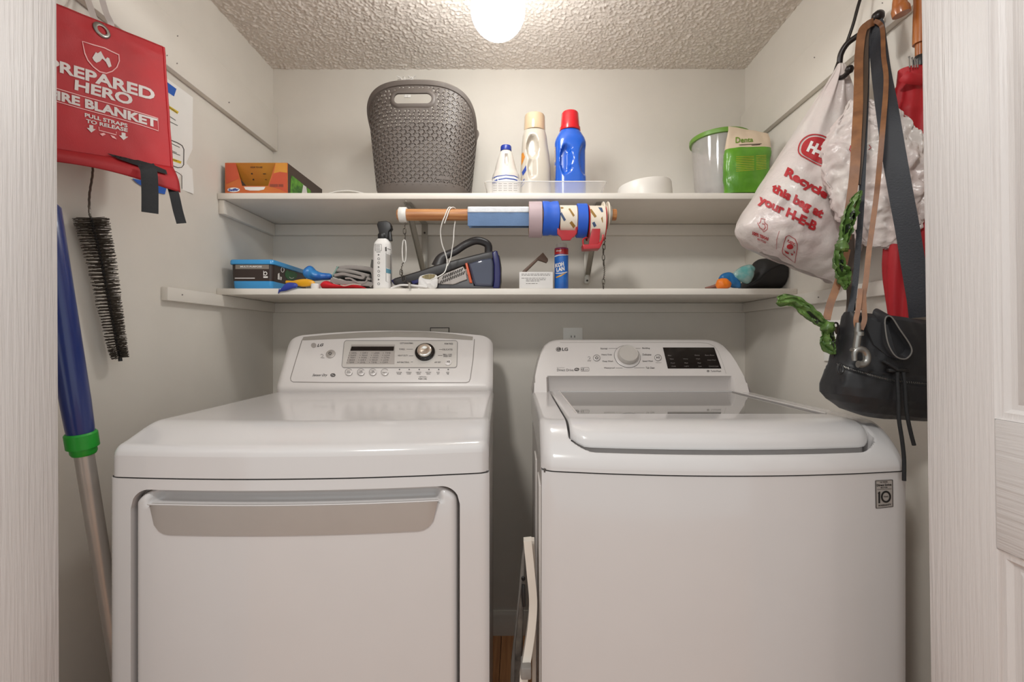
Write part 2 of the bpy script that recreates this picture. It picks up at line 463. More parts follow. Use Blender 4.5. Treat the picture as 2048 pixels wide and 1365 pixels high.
# ------------------------------------------------------------------ ceiling lamp
lp = Vector((-0.0545, 1.205, 0))
lamp = thing('ceiling_lamp', 'round white glass globe lamp glowing on the textured ceiling', 'lamp', (lp.x, lp.y, ZC))
ZG = 2.010; RG = 0.0720
pr = [(RG * math.sin(a), ZG - RG * 1.03 * math.cos(a)) for a in [math.pi * k / 22 for k in range(1, 20)]]
gl = G().lathe((lp.x, lp.y, 0), [(0.001, ZG - RG * 1.03)] + pr + [(0.034, ZG + 0.0695)], 36)
obj('globe', gl, 'globe_glow', lamp, smooth=60)
obj('lamp_base', G().lathe((lp.x, lp.y, 0), [(0.040, ZG + 0.062), (0.045, ZG + 0.066), (0.046, ZG + 0.090), (0.030, ZG + 0.100), (0.030, ZC - 0.030), (0.066, ZC - 0.022), (0.070, ZC - 0.004), (0.070, ZC)], 32), 'lamp_base', lamp)

# ------------------------------------------------------------------ outlets
def outlet(name, pts, nrm, label, slots):
    c = sum((Vector(p) for p in pts), Vector()) / 4; n = Vector(nrm)
    o = thing(name, label, 'outlet', c)
    g = G().prism([Vector(p) for p in pts], n * 0.006, 0.0015)
    obj('cover_plate', g, 'plate_white' if slots else 'trim_paint', o)
    if slots:
        x = (Vector(pts[1]) - Vector(pts[0])).normalized(); z = Vector((0, 0, 1))
        for dz in (-0.02, 0.02):
            q = c + n * 0.006 + z * dz
            r = obj('receptacle', G().prism([q + x * (a * 0.016) + z * (b * 0.014) for a, b in ((-1, -.7), (-.7, -1), (.7, -1), (1, -.7), (1, .7), (.7, 1), (-.7, 1), (-1, .7))], n * 0.002), 'plate_white', o)
            gg = G()
            for a in (-1, 1): gg.prism([q + n * 0.002 + x * (a * 0.0065 + i * 0.0013) + z * (0.003 + j * 0.004) for i, j in ((-1, -1), (1, -1), (1, 1), (-1, 1))], n * 0.0004)
            obj('slot', gg, 'seam_dark', r)
    return o
def wallrect(u0, v0, u1, v1, Y): return [P(u0, v1, Y), P(u1, v1, Y), P(u1, v0, Y), P(u0, v0, Y)]
z0 = P(1126, 656, YB).z; x0 = P(1126, 656, YB).x
outlet('wall_outlet', [(x0, YB, z0 - 0.114), (x0 + 0.075, YB, z0 - 0.114), (x0 + 0.075, YB, z0), (x0, YB, z0)], (0, -1, 0), 'pale wall outlet peeking above the washing machine console', True)
z0 = P(862, 657, YB).z; x0 = P(862, 657, YB).x
o = outlet('wall_outlet', [(x0, YB, z0 - 0.114), (x0 + 0.068, YB, z0 - 0.114), (x0 + 0.068, YB, z0), (x0, YB, z0)], (0, -1, 0), 'wall-coloured cover plate with dark outline behind the dryer console', False)
obj('gasket', G().box((x0 - 0.003, YB - 0.001, z0 - 0.117), (x0 + 0.071, YB, z0 + 0.003)), 'seam_dark', o)
a, b = 1.222, 1.296
outlet('wall_outlet', [(XR, b, 1.075), (XR, a, 1.075), (XR, a, 1.189), (XR, b, 1.189)], (-1, 0, 0), 'white outlet plate on the right wall behind the leash', True)

# ------------------------------------------------------------------ shared machine builders
WM = 0.686
def bow(x, b): return -b * (1 - ((x - WM / 2) / (WM / 2)) ** 2)
def curved_front(T, b, z0, z1, cols=48, th=0.02, lo=None, hi=None):
    """front sheet, bowed in plan; lo(x)/hi(x) give its lower and upper edge"""
    g = G(); g.T = T
    xs = [WM * k / cols for k in range(cols + 1)]
    loops = []
    for x in xs:
        a = lo(x) if lo else z0; c = hi(x) if hi else z1
        y = bow(x, b) + (0.006 * (1 - min(1, min(x, WM - x) / 0.012)) ** 2)
        loops.append([Vector((x, y, a)), Vector((x, y, c)), Vector((x, y + th, c)), Vector((x, y + th, a))])
    g.loft(loops); return g
def cap_grid(fn, nu, nv, zb):
    """a heightfield shell: top surface fn(s,t) and a skirt down to zb"""
    g = G(); g.grid(fn, nu, nv)
    ring = [(i / nu, 0) for i in range(nu)] + [(1, j / nv) for j in range(nv)] + [(1 - i / nu, 1) for i in range(nu)] + [(0, 1 - j / nv) for j in range(nv)]
    top = [fn(*p) for p in ring]
    bot = [Vector((p.x, p.y, zb(p) if callable(zb) else zb)) for p in top]
    n = len(top); g.add(top + bot, [(i, (i + 1) % n, n + (i + 1) % n, n + i) for i in range(n)])
    return g
def console_loft(T, x0, x1, n, prof):
    g = G(); g.T = T
    g.loft([[Vector((lerp(x0, x1, k / n), y, z)) for y, z in prof(lerp(x0, x1, k / n))] for k in range(n + 1)])
    return g
def tg(g, T):
    g.v = [T @ p for p in g.v]; return g

# ------------------------------------------------------------------ dryer
TD = Matrix.Translation((-0.7400, 0.8220, 0)) @ Matrix.Rotation(math.radians(2.27), 4, 'Z')
dry = thing('dryer', 'white front-loading clothes dryer with silver door handle strip and display console', 'dryer', TD @ Vector((WM / 2, 0.3, 0)))
BD = 0.026
g = G(); g.T = TD
g.box((0.004, 0.021, 0.03), (WM - 0.004, 0.70, 0.884))
obj('cabinet', g, 'enamel_side', dry)
for x in (0.06, WM - 0.06):
    for y in (0.08, 0.62):
        g = G(); g.T = TD; g.lathe((x, y, 0), [(0.022, 0.0), (0.022, 0.012), (0.012, 0.014), (0.012, 0.03)], 16); obj('levelling_foot', g, 'black_plastic', dry)
DX0, DX1, DZT = 0.043, 0.632, 0.8665
def ztop(x, ins=0.0):
    r = 0.035; a = DX0 + ins; b = DX1 - ins; e = min(x - a, b - x)
    zt = DZT - ins + 0.003 * (1 - ((x - WM / 2) / 0.3) ** 2) * 0
    if e < r: zt -= r - math.sqrt(max(0, r * r - (r - max(0, e)) ** 2))
    return zt
# frame columns: denser around the rounded corners of the door opening
xs = sorted(set([0, 0.002, 0.006, 0.012, 0.02, 0.03] + [DX0 + 0.035 * k / 8 for k in range(9)] + [lerp(DX0 + 0.035, DX1 - 0.035, k / 30) for k in range(31)] + [DX1 - 0.035 * k / 8 for k in range(9)] + [WM - q for q in (0, 0.002, 0.006, 0.012, 0.02, 0.03)]))
g = G(); g.T = TD
def frame_strip(xs, lo):
    loops = []
    for x in xs:
        y = bow(x, BD) + 0.006 * (1 - min(1, min(x, WM - x) / 0.012)) ** 2
        a = lo(x); loops.append([Vector((x, y, a)), Vector((x, y, 0.8855)), Vector((x, y + 0.02, 0.8855)), Vector((x, y + 0.02, a))])
    g.loft(loops)
frame_strip([x for x in xs if x <= DX0], lambda x: 0.03)
frame_strip([x for x in xs if x >= DX1], lambda x: 0.03)
frame_strip([x for x in xs if DX0 <= x <= DX1], lambda x: ztop(x))
g.box((DX0 + 0.0001, -0.012, 0.03), (DX1 - 0.0001, 0.02, 0.13))
obj('front_frame', g, 'enamel_white', dry, smooth=35)
# door: rounded edges, hollow finger pocket above the handle strip
HX0, HX1, HZ0, HZ1 = 0.079, 0.592, 0.787, 0.8405
def door(s, t):
    ins = 0.0035; x = lerp(DX0 + ins, DX1 - ins, s); zt = ztop(x, ins); z = lerp(0.134, zt, t ** 0.8)
    e = min(x - DX0 - ins, DX1 - ins - x, (zt - z) * 1.0)
    y = bow(x, BD) + 0.002 + 0.013 * (1 - clamp(e / 0.012)) ** 2.2
    ex = min(x - HX0 + 0.012, HX1 + 0.012 - x)
    if HZ1 - 0.004 < z:
        k = sm(ex / 0.022) * sm((z - (HZ1 - 0.004)) / 0.004) * (1 - sm((z - 0.853) / 0.011))
        y += 0.024 * k
    return TD @ Vector((x, y, z))
xd = G(); xd.grid(door, 130, 150)
dd = obj('door', xd, 'enamel_white', dry, smooth=50)
md = dd.modifiers.new('shell', 'SOLIDIFY'); md.thickness = 0.006; md.offset = -1
# silver handle strip
g = G(); g.T = TD; loops = []
for k in range(61):
    x = lerp(HX0, HX1, k / 60); e = min(x - HX0, HX1 - x); r = 0.03
    zb = HZ0 + (r * 0.9 * (1 - math.sqrt(max(0, 1 - (1 - min(1, max(0, e - 0.006) / r)) ** 2))) if e < r + 0.006 else 0)
    if e < 0.012: zb = max(zb, HZ1 - 0.054 * (0.03 + e / 0.012 * 0.97))
    y = bow(x, BD)
    loops.append([Vector((x, y - 0.0005, zb)), Vector((x, y - 0.0035, HZ1 - 0.001)), Vector((x, y - 0.001, HZ1)), Vector((x, y + 0.006, HZ1)), Vector((x, y + 0.006, zb))])
g.loft(loops); obj('handle', g, 'silver_plastic', dd, smooth=30, label='silver grey pull strip of the dryer door')
g = G(); g.T = TD; g.tube([Vector((x, bow(x, BD) - 0.0022, HZ1 + 0.0006)) for x in [lerp(HX0 - 0.002, HX1 + 0.002, k / 40) for k in range(41)]], 0.0014, 6)
obj('handle_lip', g, 'enamel_white', dd)
# top cover
def dtop(s, t):
    x = lerp(0.001, WM - 0.001, s); tt = t ** 1.6; y0 = bow(x, BD) - 0.002 + 0.012 * (1 - clamp(min(x - 0.001, WM - 0.001 - x) / 0.018)) ** 2
    y = lerp(y0, 0.635, tt); d = y - y0
    z = 0.9425 + 0.0295 * sm(d / 0.115) ** 0.85
    r = 0.016
    if d < r: z -= r * (1 - math.sqrt(max(0, 1 - (1 - d / r) ** 2)))
    e = min(x - 0.001, WM - 0.001 - x); r2 = 0.014
    if e < r2: z -= r2 * (1 - math.sqrt(max(0, 1 - (1 - e / r2) ** 2)))
    xx = x
    if d < 0.03: xx = lerp(x, clamp(x, 0.004, WM - 0.004), 1)
    return TD @ Vector((x, y, z))
# refine columns near the sides by warping s
def warp(s): return 0.5 - 0.5 * math.cos(math.pi * s) if True else s
g = cap_grid(lambda s, t: dtop(lerp(s, warp(s), 0.75), t), 64, 60, 0.8885)
obj('top_cover', g, 'enamel_white', dry, smooth=50)
g = G(); g.T = TD
g.loft([[Vector((x, bow(x, BD) + 0.004, 0.8845)), Vector((x, bow(x, BD) + 0.004, 0.889)), Vector((x, bow(x, BD) + 0.012, 0.889)), Vector((x, bow(x, BD) + 0.012, 0.8845))] for x in [lerp(0.004, WM - 0.004, k / 30) for k in range(31)]])
obj('cover_seam', g, 'seam_dark', dry)
# console
CA = (0.600, 0.992)                                       # lower edge of the sloping panel (y, z)
SL = 0.60                                                 # panel recline
def dz_top(x):
    e = min(x - 0.004, WM - 0.004 - x); z = 1.1665 - 0.021 * ((x - WM / 2) / (WM / 2)) ** 2
    r = 0.045
    if e < r: z -= 0.030 * (1 - math.sqrt(max(0, 1 - (1 - e / r) ** 2)))
    return z
def dprof(x):
    zt = dz_top(x); e = min(x - 0.004, WM - 0.004 - x); back = 0.012 * (1 - clamp(e / 0.02)) ** 2
    yA = CA[0] + back
    def yp(z): return yA + (z - CA[1]) * SL
    return [(yA + 0.004, 0.965), (yA - 0.002, 0.975), (yA - 0.002, 0.986), (yA, CA[1])] + [(yp(lerp(CA[1], zt - 0.006, k / 4)), lerp(CA[1], zt - 0.006, k / 4)) for k in range(1, 5)] + \
           [(yp(zt) + 0.001, zt - 0.001), (yp(zt) + 0.008, zt), (0.745, zt), (0.755, zt - 0.01), (0.755, 0.965)]
xk = [0.004 + 0.045 * (1 - math.cos(math.pi / 2 * k / 9)) for k in range(10)]
xk = xk + [lerp(0.049, WM - 0.049, k / 30) for k in range(1, 30)] + [WM - q for q in reversed(xk)]
con = G(); con.T = TD
con.loft([[Vector((x, y, z)) for y, z in dprof(x)] for x in xk])
co = obj('control_console', con, 'plastic_white', dry, smooth=32)
cb = con.bvh()
f = Flat(); tp = [(607, 674.5), (660, 669.5), (720, 665.5), (790, 663), (850, 664), (905, 668.5), (946, 674)]; bt = [(945, 681), (905, 678.5), (850, 675.5), (790, 674.5), (720, 676.5), (660, 679), (603.5, 681.5)]
f.poly(tp + bt); decal('trim_strip', f, cb, 'silver_strip', co, 0.0008, 12)
f = Flat(); f.stroke([(604, 681), (592, 720), (581, 757), (582, 762), (586, 764.5), (650, 765.5), (760, 766), (880, 766), (932, 766), (938, 764), (940.5, 758), (946, 720), (949, 679)], 1.4)
decal('panel_seam', f, cb, 'seam_line', co, 0.0005, 20)
def rr(x0, y0, x1, y1, r, n=4):
    pts = []
    for cx, cy, a in ((x1 - r, y0 + r, -90), (x1 - r, y1 - r, 0), (x0 + r, y1 - r, 90), (x0 + r, y0 + r, 180)):
        for k in range(n + 1):
            q = math.radians(a + 90 * k / n); pts.append((cx + r * math.cos(q), cy + r * math.sin(q)))
    return pts
def skewp(pts, yref, k): return [(x + (y - yref) * k, y) for x, y in pts]
# display bezel
bz = skewp(rr(688, 682, 915, 736, 5), 682, -0.10)
bz = [(x + (0.9 if x < 800 else 7 * (y - 682) / 54 * 0.6), y) for x, y in bz]
decal('display_bezel', Flat().poly(bz), cb, 'silver_face', co, 0.0010, 16)
decal('display_bezel_edge', Flat().stroke(bz, 1.2, True), cb, 'print_grey', co, 0.0013, 16)
decal('display_window', Flat().poly([(703, 690), (790, 690), (789, 729.5), (692.5, 729)]), cb, 'silver_plastic', co, 0.0013, 16)
decal('display_screen', Flat().poly([(703.5, 694), (788.5, 694), (787.5, 702.5), (701, 702.5)]), cb, 'black_gloss', co, 0.0018, 16)
f = Flat()
words = [['NORMAL', 'DRY', 'LESS', 'TIME'], ['DAMP', 'MEDIUM', 'COOL', 'LOW'], ['VERY', 'MORE', 'HIGH', 'ULTRA'], ['SENSOR', 'DRY', 'MEDIUM', 'LOW'], ['TEMP', 'LEVEL', 'TIME', 'OFF']]
for r in range(5):
    y = 707 + r * 4.7
    for c in range(4):
        x = 700 - r * 1.3 + c * 22.5
        f.textbox(words[r][c], x + 3, y - 1.4, x + 14, y + 1.4); f.rect(x - 1.2, y - 0.6, x, y + 0.6)
decal('display_print', f, cb, 'print_dark', co, 0.0018)
f = Flat()
for t, x0, y, x1 in (('COTTON/NORMAL', 800, 687.5, 827), ('TOWELS', 798, 699.5, 810), ('HEAVY DUTY', 796, 712, 816), ('ANTI BACTERIAL', 794, 725.5, 819), ('PERM PRESS', 889, 688.5, 906), ('DELICATES', 885, 700, 905), ('SMALL LOAD', 886, 710, 904), ('SPEED DRY', 887, 713.5, 904), ('AIR DRY', 869, 725.5, 882)):
    f.textbox(t, x0, y - 1.5, x1, y + 1.5, 0.01)
for a, b, y in ((813, 826, 699.5), (818, 827, 712.5), (822, 826, 725), (878, 885, 700), (876, 885, 712)): f.rect(a, y - 0.3, b, y + 0.3)
decal('cycle_lettering', f, cb, 'print_dark', co, 0.0018)
# knob
def frame_at(u, v, bvh):
    o = Vector((0, 0, CZ)); d = Vector(((u - CX) / F, 1.0, -(v - CY) / F)).normalized()
    loc, n, i, dist = bvh.ray_cast(o, d)
    if n.dot(d) > 0: n = -n
    x = Vector((1, 0, 0)); x = (x - n * x.dot(n)).normalized(); y = n.cross(x)
    return loc, Matrix((x, y, n)).transposed(), n
loc, M, n = frame_at(850.5, 706.5, cb)
kb = obj('knob', G().lathe(loc, [(0.0345, 0.0), (0.0345, 0.002), (0.0325, 0.003)], 40, M), 'silver_face', co)
obj('knob_ring', G().lathe(loc, [(0.0322, 0.002), (0.0322, 0.010), (0.029, 0.0125), (0.0235, 0.0125)], 40, M), 'black_gloss', kb, smooth=30)
obj('knob_cap', G().lathe(loc, [(0.0238, 0.011), (0.0236, 0.021), (0.0225, 0.0235), (0.019, 0.025), (0.010, 0.0225), (0.0005, 0.0215)], 40, M), 'chrome', kb, smooth=40)
# buttons under the display, indicator lights, start and power buttons
for i, x in enumerate((698, 722.5, 746, 770)):
    lo, M2, n2 = frame_at(x, 745.5, cb)
    b_ = obj('button', G().lathe(lo, [(0.0118, 0.0), (0.0118, 0.0016), (0.011, 0.002), (0.0005, 0.0022)], 24, M2), 'panel_white', co)
    bvb = G().lathe(lo, [(0.0118, 0.0), (0.0118, 0.0016), (0.011, 0.002), (0.0005, 0.0022)], 24, M2).bvh()
    f = Flat().ring(x, 745.5, 7.6, 7.2, 0.8, 24, 15, 330)
    a, b2 = (('DRY', 'LEVEL'), ('TEMP', 'CONTROL'), ('TIME', 'DRY'), ('', 'REMOVE'))[i]
    if a: f.textbox(a, x - 3.2, 742.2, x + 3.2, 744.6, 0.01)
    f.textbox(b2, x - 4.6, 745.4, x + 4.6, 747.8, 0.01)
    decal('button_print', f, cb, 'print_grey', b_, 0.0034)
f = Flat()
for x, a, b2 in ((798, 'CUSTOM', 'PROGRAM'), (817.5, 'WRINKLE', 'CARE'), (837.5, 'DAMP DRY', 'SIGNAL'), (857, 'ELECTRIC', 'SIGNAL'), (876.5, 'RACK', 'DRY'), (895.5, 'LESS', 'TIME')):
    f.disc(x + 1, 739.8, 1.5, 1.2, 10)
    w = 5.5 if len(a) > 5 else 3.2
    f.textbox(a, x - w, 744.4, x + w, 746.6, 0.01); f.textbox(b2, x - w * 0.7, 747.4, x + w * 0.7, 749.6, 0.01)
f.textbox('- OPTION -', 836, 753.5, 855, 755.8, 0.01); f.textbox('PUSH 3 SEC', 837, 757, 854, 760, 0.02)
decal('option_lettering', f, cb, 'print_dark', co, 0.0009)
lo, M2, n2 = frame_at(896.5, 725.5, cb)
b_ = obj('start_button', G().lathe(lo, [(0.0115, 0.001), (0.0115, 0.003), (0.0105, 0.0036), (0.0005, 0.0038)], 24, M2), 'plastic_white', co)
decal('button_print', Flat().poly([(894.5, 723), (896.5, 725), (894.5, 727)]).rect(897, 723, 898, 727).rect(898.8, 723, 899.8, 727), cb, 'print_dark', b_, 0.0048)
lo, M2, n2 = frame_at(661.5, 709, cb)
b_ = obj('power_button', G().lathe(lo, [(0.0148, 0.0), (0.0148, 0.003), (0.013, 0.0036), (0.0005, 0.0036)], 28, M2), 'silver_plastic', co)
decal('button_print', Flat().ring(661, 708.5, 3.3, 2.8, 1.2, 18, -60, 240).rect(660.4, 705, 661.6, 708), cb, 'print_dark', b_, 0.0048)
f = Flat(); f.disc(627.5, 691.5, 5.4, 5.0, 24); decal('logo_badge', f, cb, 'silver_plastic', co, 0.001)
f = Flat(); f.text('LG', (634.5, 694.6), (645.5, 693), (648, 687.4), (636.5, 688.6), 0.035); decal('logo_lettering', f, cb, 'print_dark', co, 0.001)
f = Flat(); f.ring(644, 711.5, 3.0, 2.6, 0.9, 16, -160, 60).stroke([(646.5, 713), (641, 716.5), (649, 716.3)], 0.9)
decal('child_lock_icon', f, cb, 'print_grey', co, 0.001)
f = Flat(); f.text('Sensor Dry', (624, 754.5), (654, 754.5), (656, 748.4), (626, 748.4), 0.012, 0.25); f.ring(666, 751, 5.2, 3.6, 2.0, 20); f.stroke([(662, 753), (666, 751), (670, 749)], 1.2)
decal('badge_lettering', f, cb, 'print_dark', co, 0.001)

# ------------------------------------------------------------------ washing machine
TWM = Matrix.Translation((0.0435, 0.8516, 0))
wash = thing('washing_machine', 'white top-loading washing machine with glass lid and black touch panel', 'washing machine', TWM @ Vector((WM / 2, 0.3, 0)))
BW = 0.034
g = G(); g.T = TWM; g.box((0.003, 0.021, 0.03), (WM - 0.003, 0.66, 0.888)); obj('cabinet', g, 'enamel_side', wash)
for x in (0.06, WM - 0.06):
    for y in (0.08, 0.6):
        g = G(); g.T = TWM; g.lathe((x, y, 0), [(0.022, 0.0), (0.022, 0.012), (0.012, 0.014), (0.012, 0.03)], 16); obj('levelling_foot', g, 'black_plastic', wash)
fp = curved_front(TWM, BW, 0.03, 0.8885); obj('front_panel', fp, 'enamel_white', wash, smooth=35)
for k, (y, w) in enumerate(((0.10, 0.05), (0.30, 0.05))):
    g = G(); g.T = TWM; g.rbox((-0.0005, y, 0.2), (0.004, y + 0.10, 0.83), 0.0018, 2); obj('side_rib', g, 'enamel_side', wash)
LX0, LX1 = 0.057, 0.636                                   # lid edges (local x)
def wprof(d):                                             # height of the cover, d = distance behind the bowed front
    return 0.9085 + 0.0635 * (1 - (1 - clamp(d / 0.105)) ** 2.4)
def wcover(s, t):
    x = lerp(-0.001, WM + 0.001, lerp(s, warp(s), 0.7)); y0 = bow(clamp(x, 0, WM), BW) - 0.003 + 0.016 * (1 - clamp(min(x + 0.001, WM + 0.001 - x) / 0.024)) ** 2
    y = lerp(y0, 0.66, t ** 1.7); d = y - y0; z = wprof(d)
    e = min(x + 0.001, WM + 0.001 - x); r2 = 0.012
    if d < 0.01: z -= 0.010 * (1 - math.sqrt(max(0, 1 - (1 - d / 0.01) ** 2)))
    if e < r2: z -= r2 * (1 - math.sqrt(max(0, 1 - (1 - e / r2) ** 2)))
    # well for the lid, with a finger scoop in front of it
    ix = min(x - LX0, LX1 - x) + 0.004; iy = d - 0.012 - 0.02 * (1 - clamp(ix / 0.05)) ** 2
    k = sm(ix / 0.010) * sm(iy / 0.012)
    if y > 0.575: k *= 1 - sm((y - 0.575) / 0.01)
    z = lerp(z, min(z, 0.8985), k)
    return TWM @ Vector((x, y, z))
g = cap_grid(wcover, 120, 110, 0.8915); wc = obj('top_cover', g, 'enamel_white', wash, smooth=55)
g = G(); g.T = TWM
g.loft([[Vector((x, bow(x, BW) + 0.003, 0.886)), Vector((x, bow(x, BW) + 0.003, 0.893)), Vector((x, bow(x, BW) + 0.012, 0.893)), Vector((x, bow(x, BW) + 0.012, 0.886))] for x in [lerp(0.004, WM - 0.004, k / 30) for k in range(31)]])
obj('cover_seam', g, 'seam_dark', wash)
# lid frame with a real opening for the glass
GX0, GX1, GY0, GY1 = 0.082, 0.617, 0.122, 0.556           # glass (local)
def lid_z(x, d):
    z = wprof(d + 0.020) + 0.004
    return z
def lid_front(x):
    e = min(x - LX0, LX1 - x); r = 0.035
    return bow(x, BW) + 0.026 + (0.018 * (1 - clamp(e / r)) ** 2.5)
def lidp(s, t):
    x = lerp(LX0, LX1, s); y0 = lid_front(x)
    y = lerp(y0, 0.572, t); d = y - bow(x, BW) + 0.004
    z = lid_z(x, d - 0.020)
    q = y - y0
    if q < 0.016: z -= 0.014 * (1 - math.sqrt(max(0, 1 - (1 - q / 0.016) ** 2)))
    e = min(x - LX0, LX1 - x)
    if e < 0.008: z -= 0.006 * (1 - math.sqrt(max(0, 1 - (1 - e / 0.008) ** 2)))
    return Vector((x, y, z))
lg = G(); lg.T = TWM
ns = sorted(set([0, .004, .008, .014] + [k / 50 for k in range(1, 50)] + [.986, .992, .996, 1] + [(GX0 - LX0) / (LX1 - LX0), (GX1 - LX0) / (LX1 - LX0)]))
nt_ = sorted(set([0, .003, .007, .012, .02, .03] + [k / 40 for k in range(1, 41)]))
def tt_of(x, y): return (y - lid_front(x)) / (0.572 - lid_front(x))
# front part (down to the glass), sides and rear as one shell with a hole
def strip(ss, yfun0, yfun1, n):
    vs = []; 
    for j in range(n + 1):
        q = j / n
        for s in ss:
            x = lerp(LX0, LX1, s); y = lerp(yfun0(x), yfun1(x), q); t = tt_of(x, y); vs.append(lidp(s, clamp(t)))
    w = len(ss); lg.add(vs, [(j * w + i, j * w + i + 1, (j + 1) * w + i + 1, (j + 1) * w + i) for j in range(n) for i in range(w - 1)])
sL = [s for s in ns if s <= (GX0 - LX0) / (LX1 - LX0) + 1e-6]; sR = [s for s in ns if s >= (GX1 - LX0) / (LX1 - LX0) - 1e-6]
strip(ns, lid_front, lambda x: lid_front(x) + 0.014, 8); strip(ns, lambda x: lid_front(x) + 0.014, lambda x: GY0, 20)
strip(sL, lambda x: GY0, lambda x: GY1, 12); strip(sR, lambda x: GY0, lambda x: GY1, 12); strip(ns, lambda x: GY1, lambda x: 0.572, 3)
# outer skirt and inner lip
rim = [lidp(s, 0) for s in ns] + [lidp(1, t) for t in nt_[1:]] + [lidp(s, 1) for s in reversed(ns[:-1])] + [lidp(0, t) for t in reversed(nt_[1:-1])]
n_ = len(rim)
mid_ = [Vector((p.x, p.y, p.z - 0.003)) for p in rim]
und = [Vector((clamp(p.x, LX0 + 0.004, LX1 - 0.004), p.y + (0.012 if p.y < 0.05 else 0), p.z - 0.005)) for p in rim]
low = [Vector((p.x, p.y, 0.8995)) for p in und]
for a_, b_ in ((rim, mid_), (mid_, und), (und, low)): lg.add(a_ + b_, [(i, (i + 1) % n_, n_ + (i + 1) % n_, n_ + i) for i in range(n_)])
lid = obj('lid', lg, 'enamel_white', wash, smooth=50)
gz = 0.9735
def gp(x, y, z): return TWM @ Vector((x, y, z))
ins = [(GX0, GY0), (GX1, GY0), (GX1, GY1), (GX0, GY1)]
g = G()
g.add([gp(x, y, 0.9762) for x, y in ins] + [gp(x, y, 0.962) for x, y in ins], [(i, (i + 1) % 4, 4 + (i + 1) % 4, 4 + i) for i in range(4)])
obj('lid_inner_lip', g, 'enamel_white', lid, smooth=0)
g = G(); g.T = TWM; g.box((GX0, GY0, gz - 0.006), (GX1, GY1, gz)); obj('glass_pane', g, 'lid_glass', lid, smooth=0)
for x in (GX0, GX1):
    g = G(); g.T = TWM; g.tube([(x, GY0 + 0.004, 0.9764), (x, GY1, 0.9764)], 0.0016, 8); obj('lid_rail', g, 'plastic_white', lid)
# console
WA = (0.586, 1.020); WS = 0.66
etab = [(0, 0.972), (0.006, 1.0), (0.012, 1.038), (0.020, 1.068), (0.030, 1.095), (0.044, 1.117), (0.060, 1.1285), (0.078, 1.134), (0.095, 1.1355)]
def wconp(x):
    e = min(x - 0.0, WM - 0.008 - x); zt = interp(etab, e); k = sm((e - 0.045) / 0.006)
    def yp(z): return WA[0] + (z - WA[1]) * WS
    rr_ = 0.010
    yb = lerp(yp(0.972), 0.606, k); ya = lerp(yp(1.0), 0.603, k); yl = lerp(yp(1.017), WA[0] + 0.004, k)
    zs = [0.962, min(zt, 1.0), min(zt, 1.017), min(zt, WA[1] + 0.001), min(zt, 1.028)]
    ys = [yb, ya, yl, yp(zs[3]), yp(zs[4])]
    out = list(zip(ys, zs))
    for q in range(1, 5):
        z = lerp(min(zt, 1.028), zt - min(0.006, max(0, zt - 1.02)), q / 4); out.append((yp(z), z))
    out += [(yp(zt) + 0.003, zt - 0.0015 if zt > 1.0 else zt), (yp(zt) + 0.012, zt), (0.70, zt), (0.71, zt - 0.006), (0.71, 0.962)]
    return out
xk = [0.0, .003, .006, .009, .012, .016, .020, .025, .030, .037, .044, .0465, .049, .0515, .055, .060, .068, .078, .088, .095]
xk = xk + [lerp(0.095, WM - 0.103, k / 20) for k in range(1, 20)] + [WM - 0.008 - q for q in reversed(xk)]
wcn = G(); wcn.T = TWM; wcn.loft([[Vector((x, y, z)) for y, z in wconp(x)] for x in xk])
wco = obj('control_console', wcn, 'plastic_white', wash, smooth=35)
wb = wcn.bvh()
decal('panel_seam', Flat().stroke([(1452, 748), (1448, 735), (1442, 718), (1436, 703), (1428, 693), (1416, 687.5), (1400, 685.5), (1250, 685), (1120, 685.5)], 0.8), wb, 'print_light', wco, 0.0006, 20)
tpn = decal('touch_panel', Flat().poly([(1325.5, 695.8), (1428, 695.8), (1442.5, 737.8), (1335.5, 737.8)]), wb, 'black_gloss', wco, 0.0012, 16)
f = Flat()
for t, x, y in (('Hot', 1339, 712), ('Warm', 1343, 719), ('Cool', 1345, 727), ('Cold', 1347, 733.5), ('Heavy', 1371, 719), ('Med', 1372, 727), ('Light', 1373, 733.5), ('Extra', 1394, 711.5), ('High', 1396, 719), ('Med', 1398, 727), ('Low', 1400, 733.5), ('Extra Rinse', 1419, 711.5), ('Delay Wash', 1423, 721.5), ('Control Lock', 1427, 733.5)):
    w = 1.45 * len(t) / 2 + 1
    f.textbox(t, x - w, y - 1.2, x + w, y + 1.2)
decal('panel_lettering', f, wb, 'print_grey', tpn, 0.0018)
loc, M, n = frame_at(1254.5, 713.5, wb)
kb = obj('knob', G().lathe(loc, [(0.0415, 0.0), (0.0415, 0.0016), (0.0395, 0.0026), (0.030, 0.003)], 44, M), 'panel_white', wco)
obj('knob_outline', G().lathe(loc, [(0.0425, 0.0), (0.0425, 0.0012), (0.0405, 0.0012)], 44, M, False, False), 'print_dark', kb)
obj('knob_cap', G().lathe(loc, [(0.0325, 0.002), (0.0325, 0.006), (0.0318, 0.020), (0.0300, 0.0228), (0.0285, 0.0228), (0.0278, 0.0222), (0.0005, 0.0222)], 48, M), 'silver_face', kb, smooth=30)
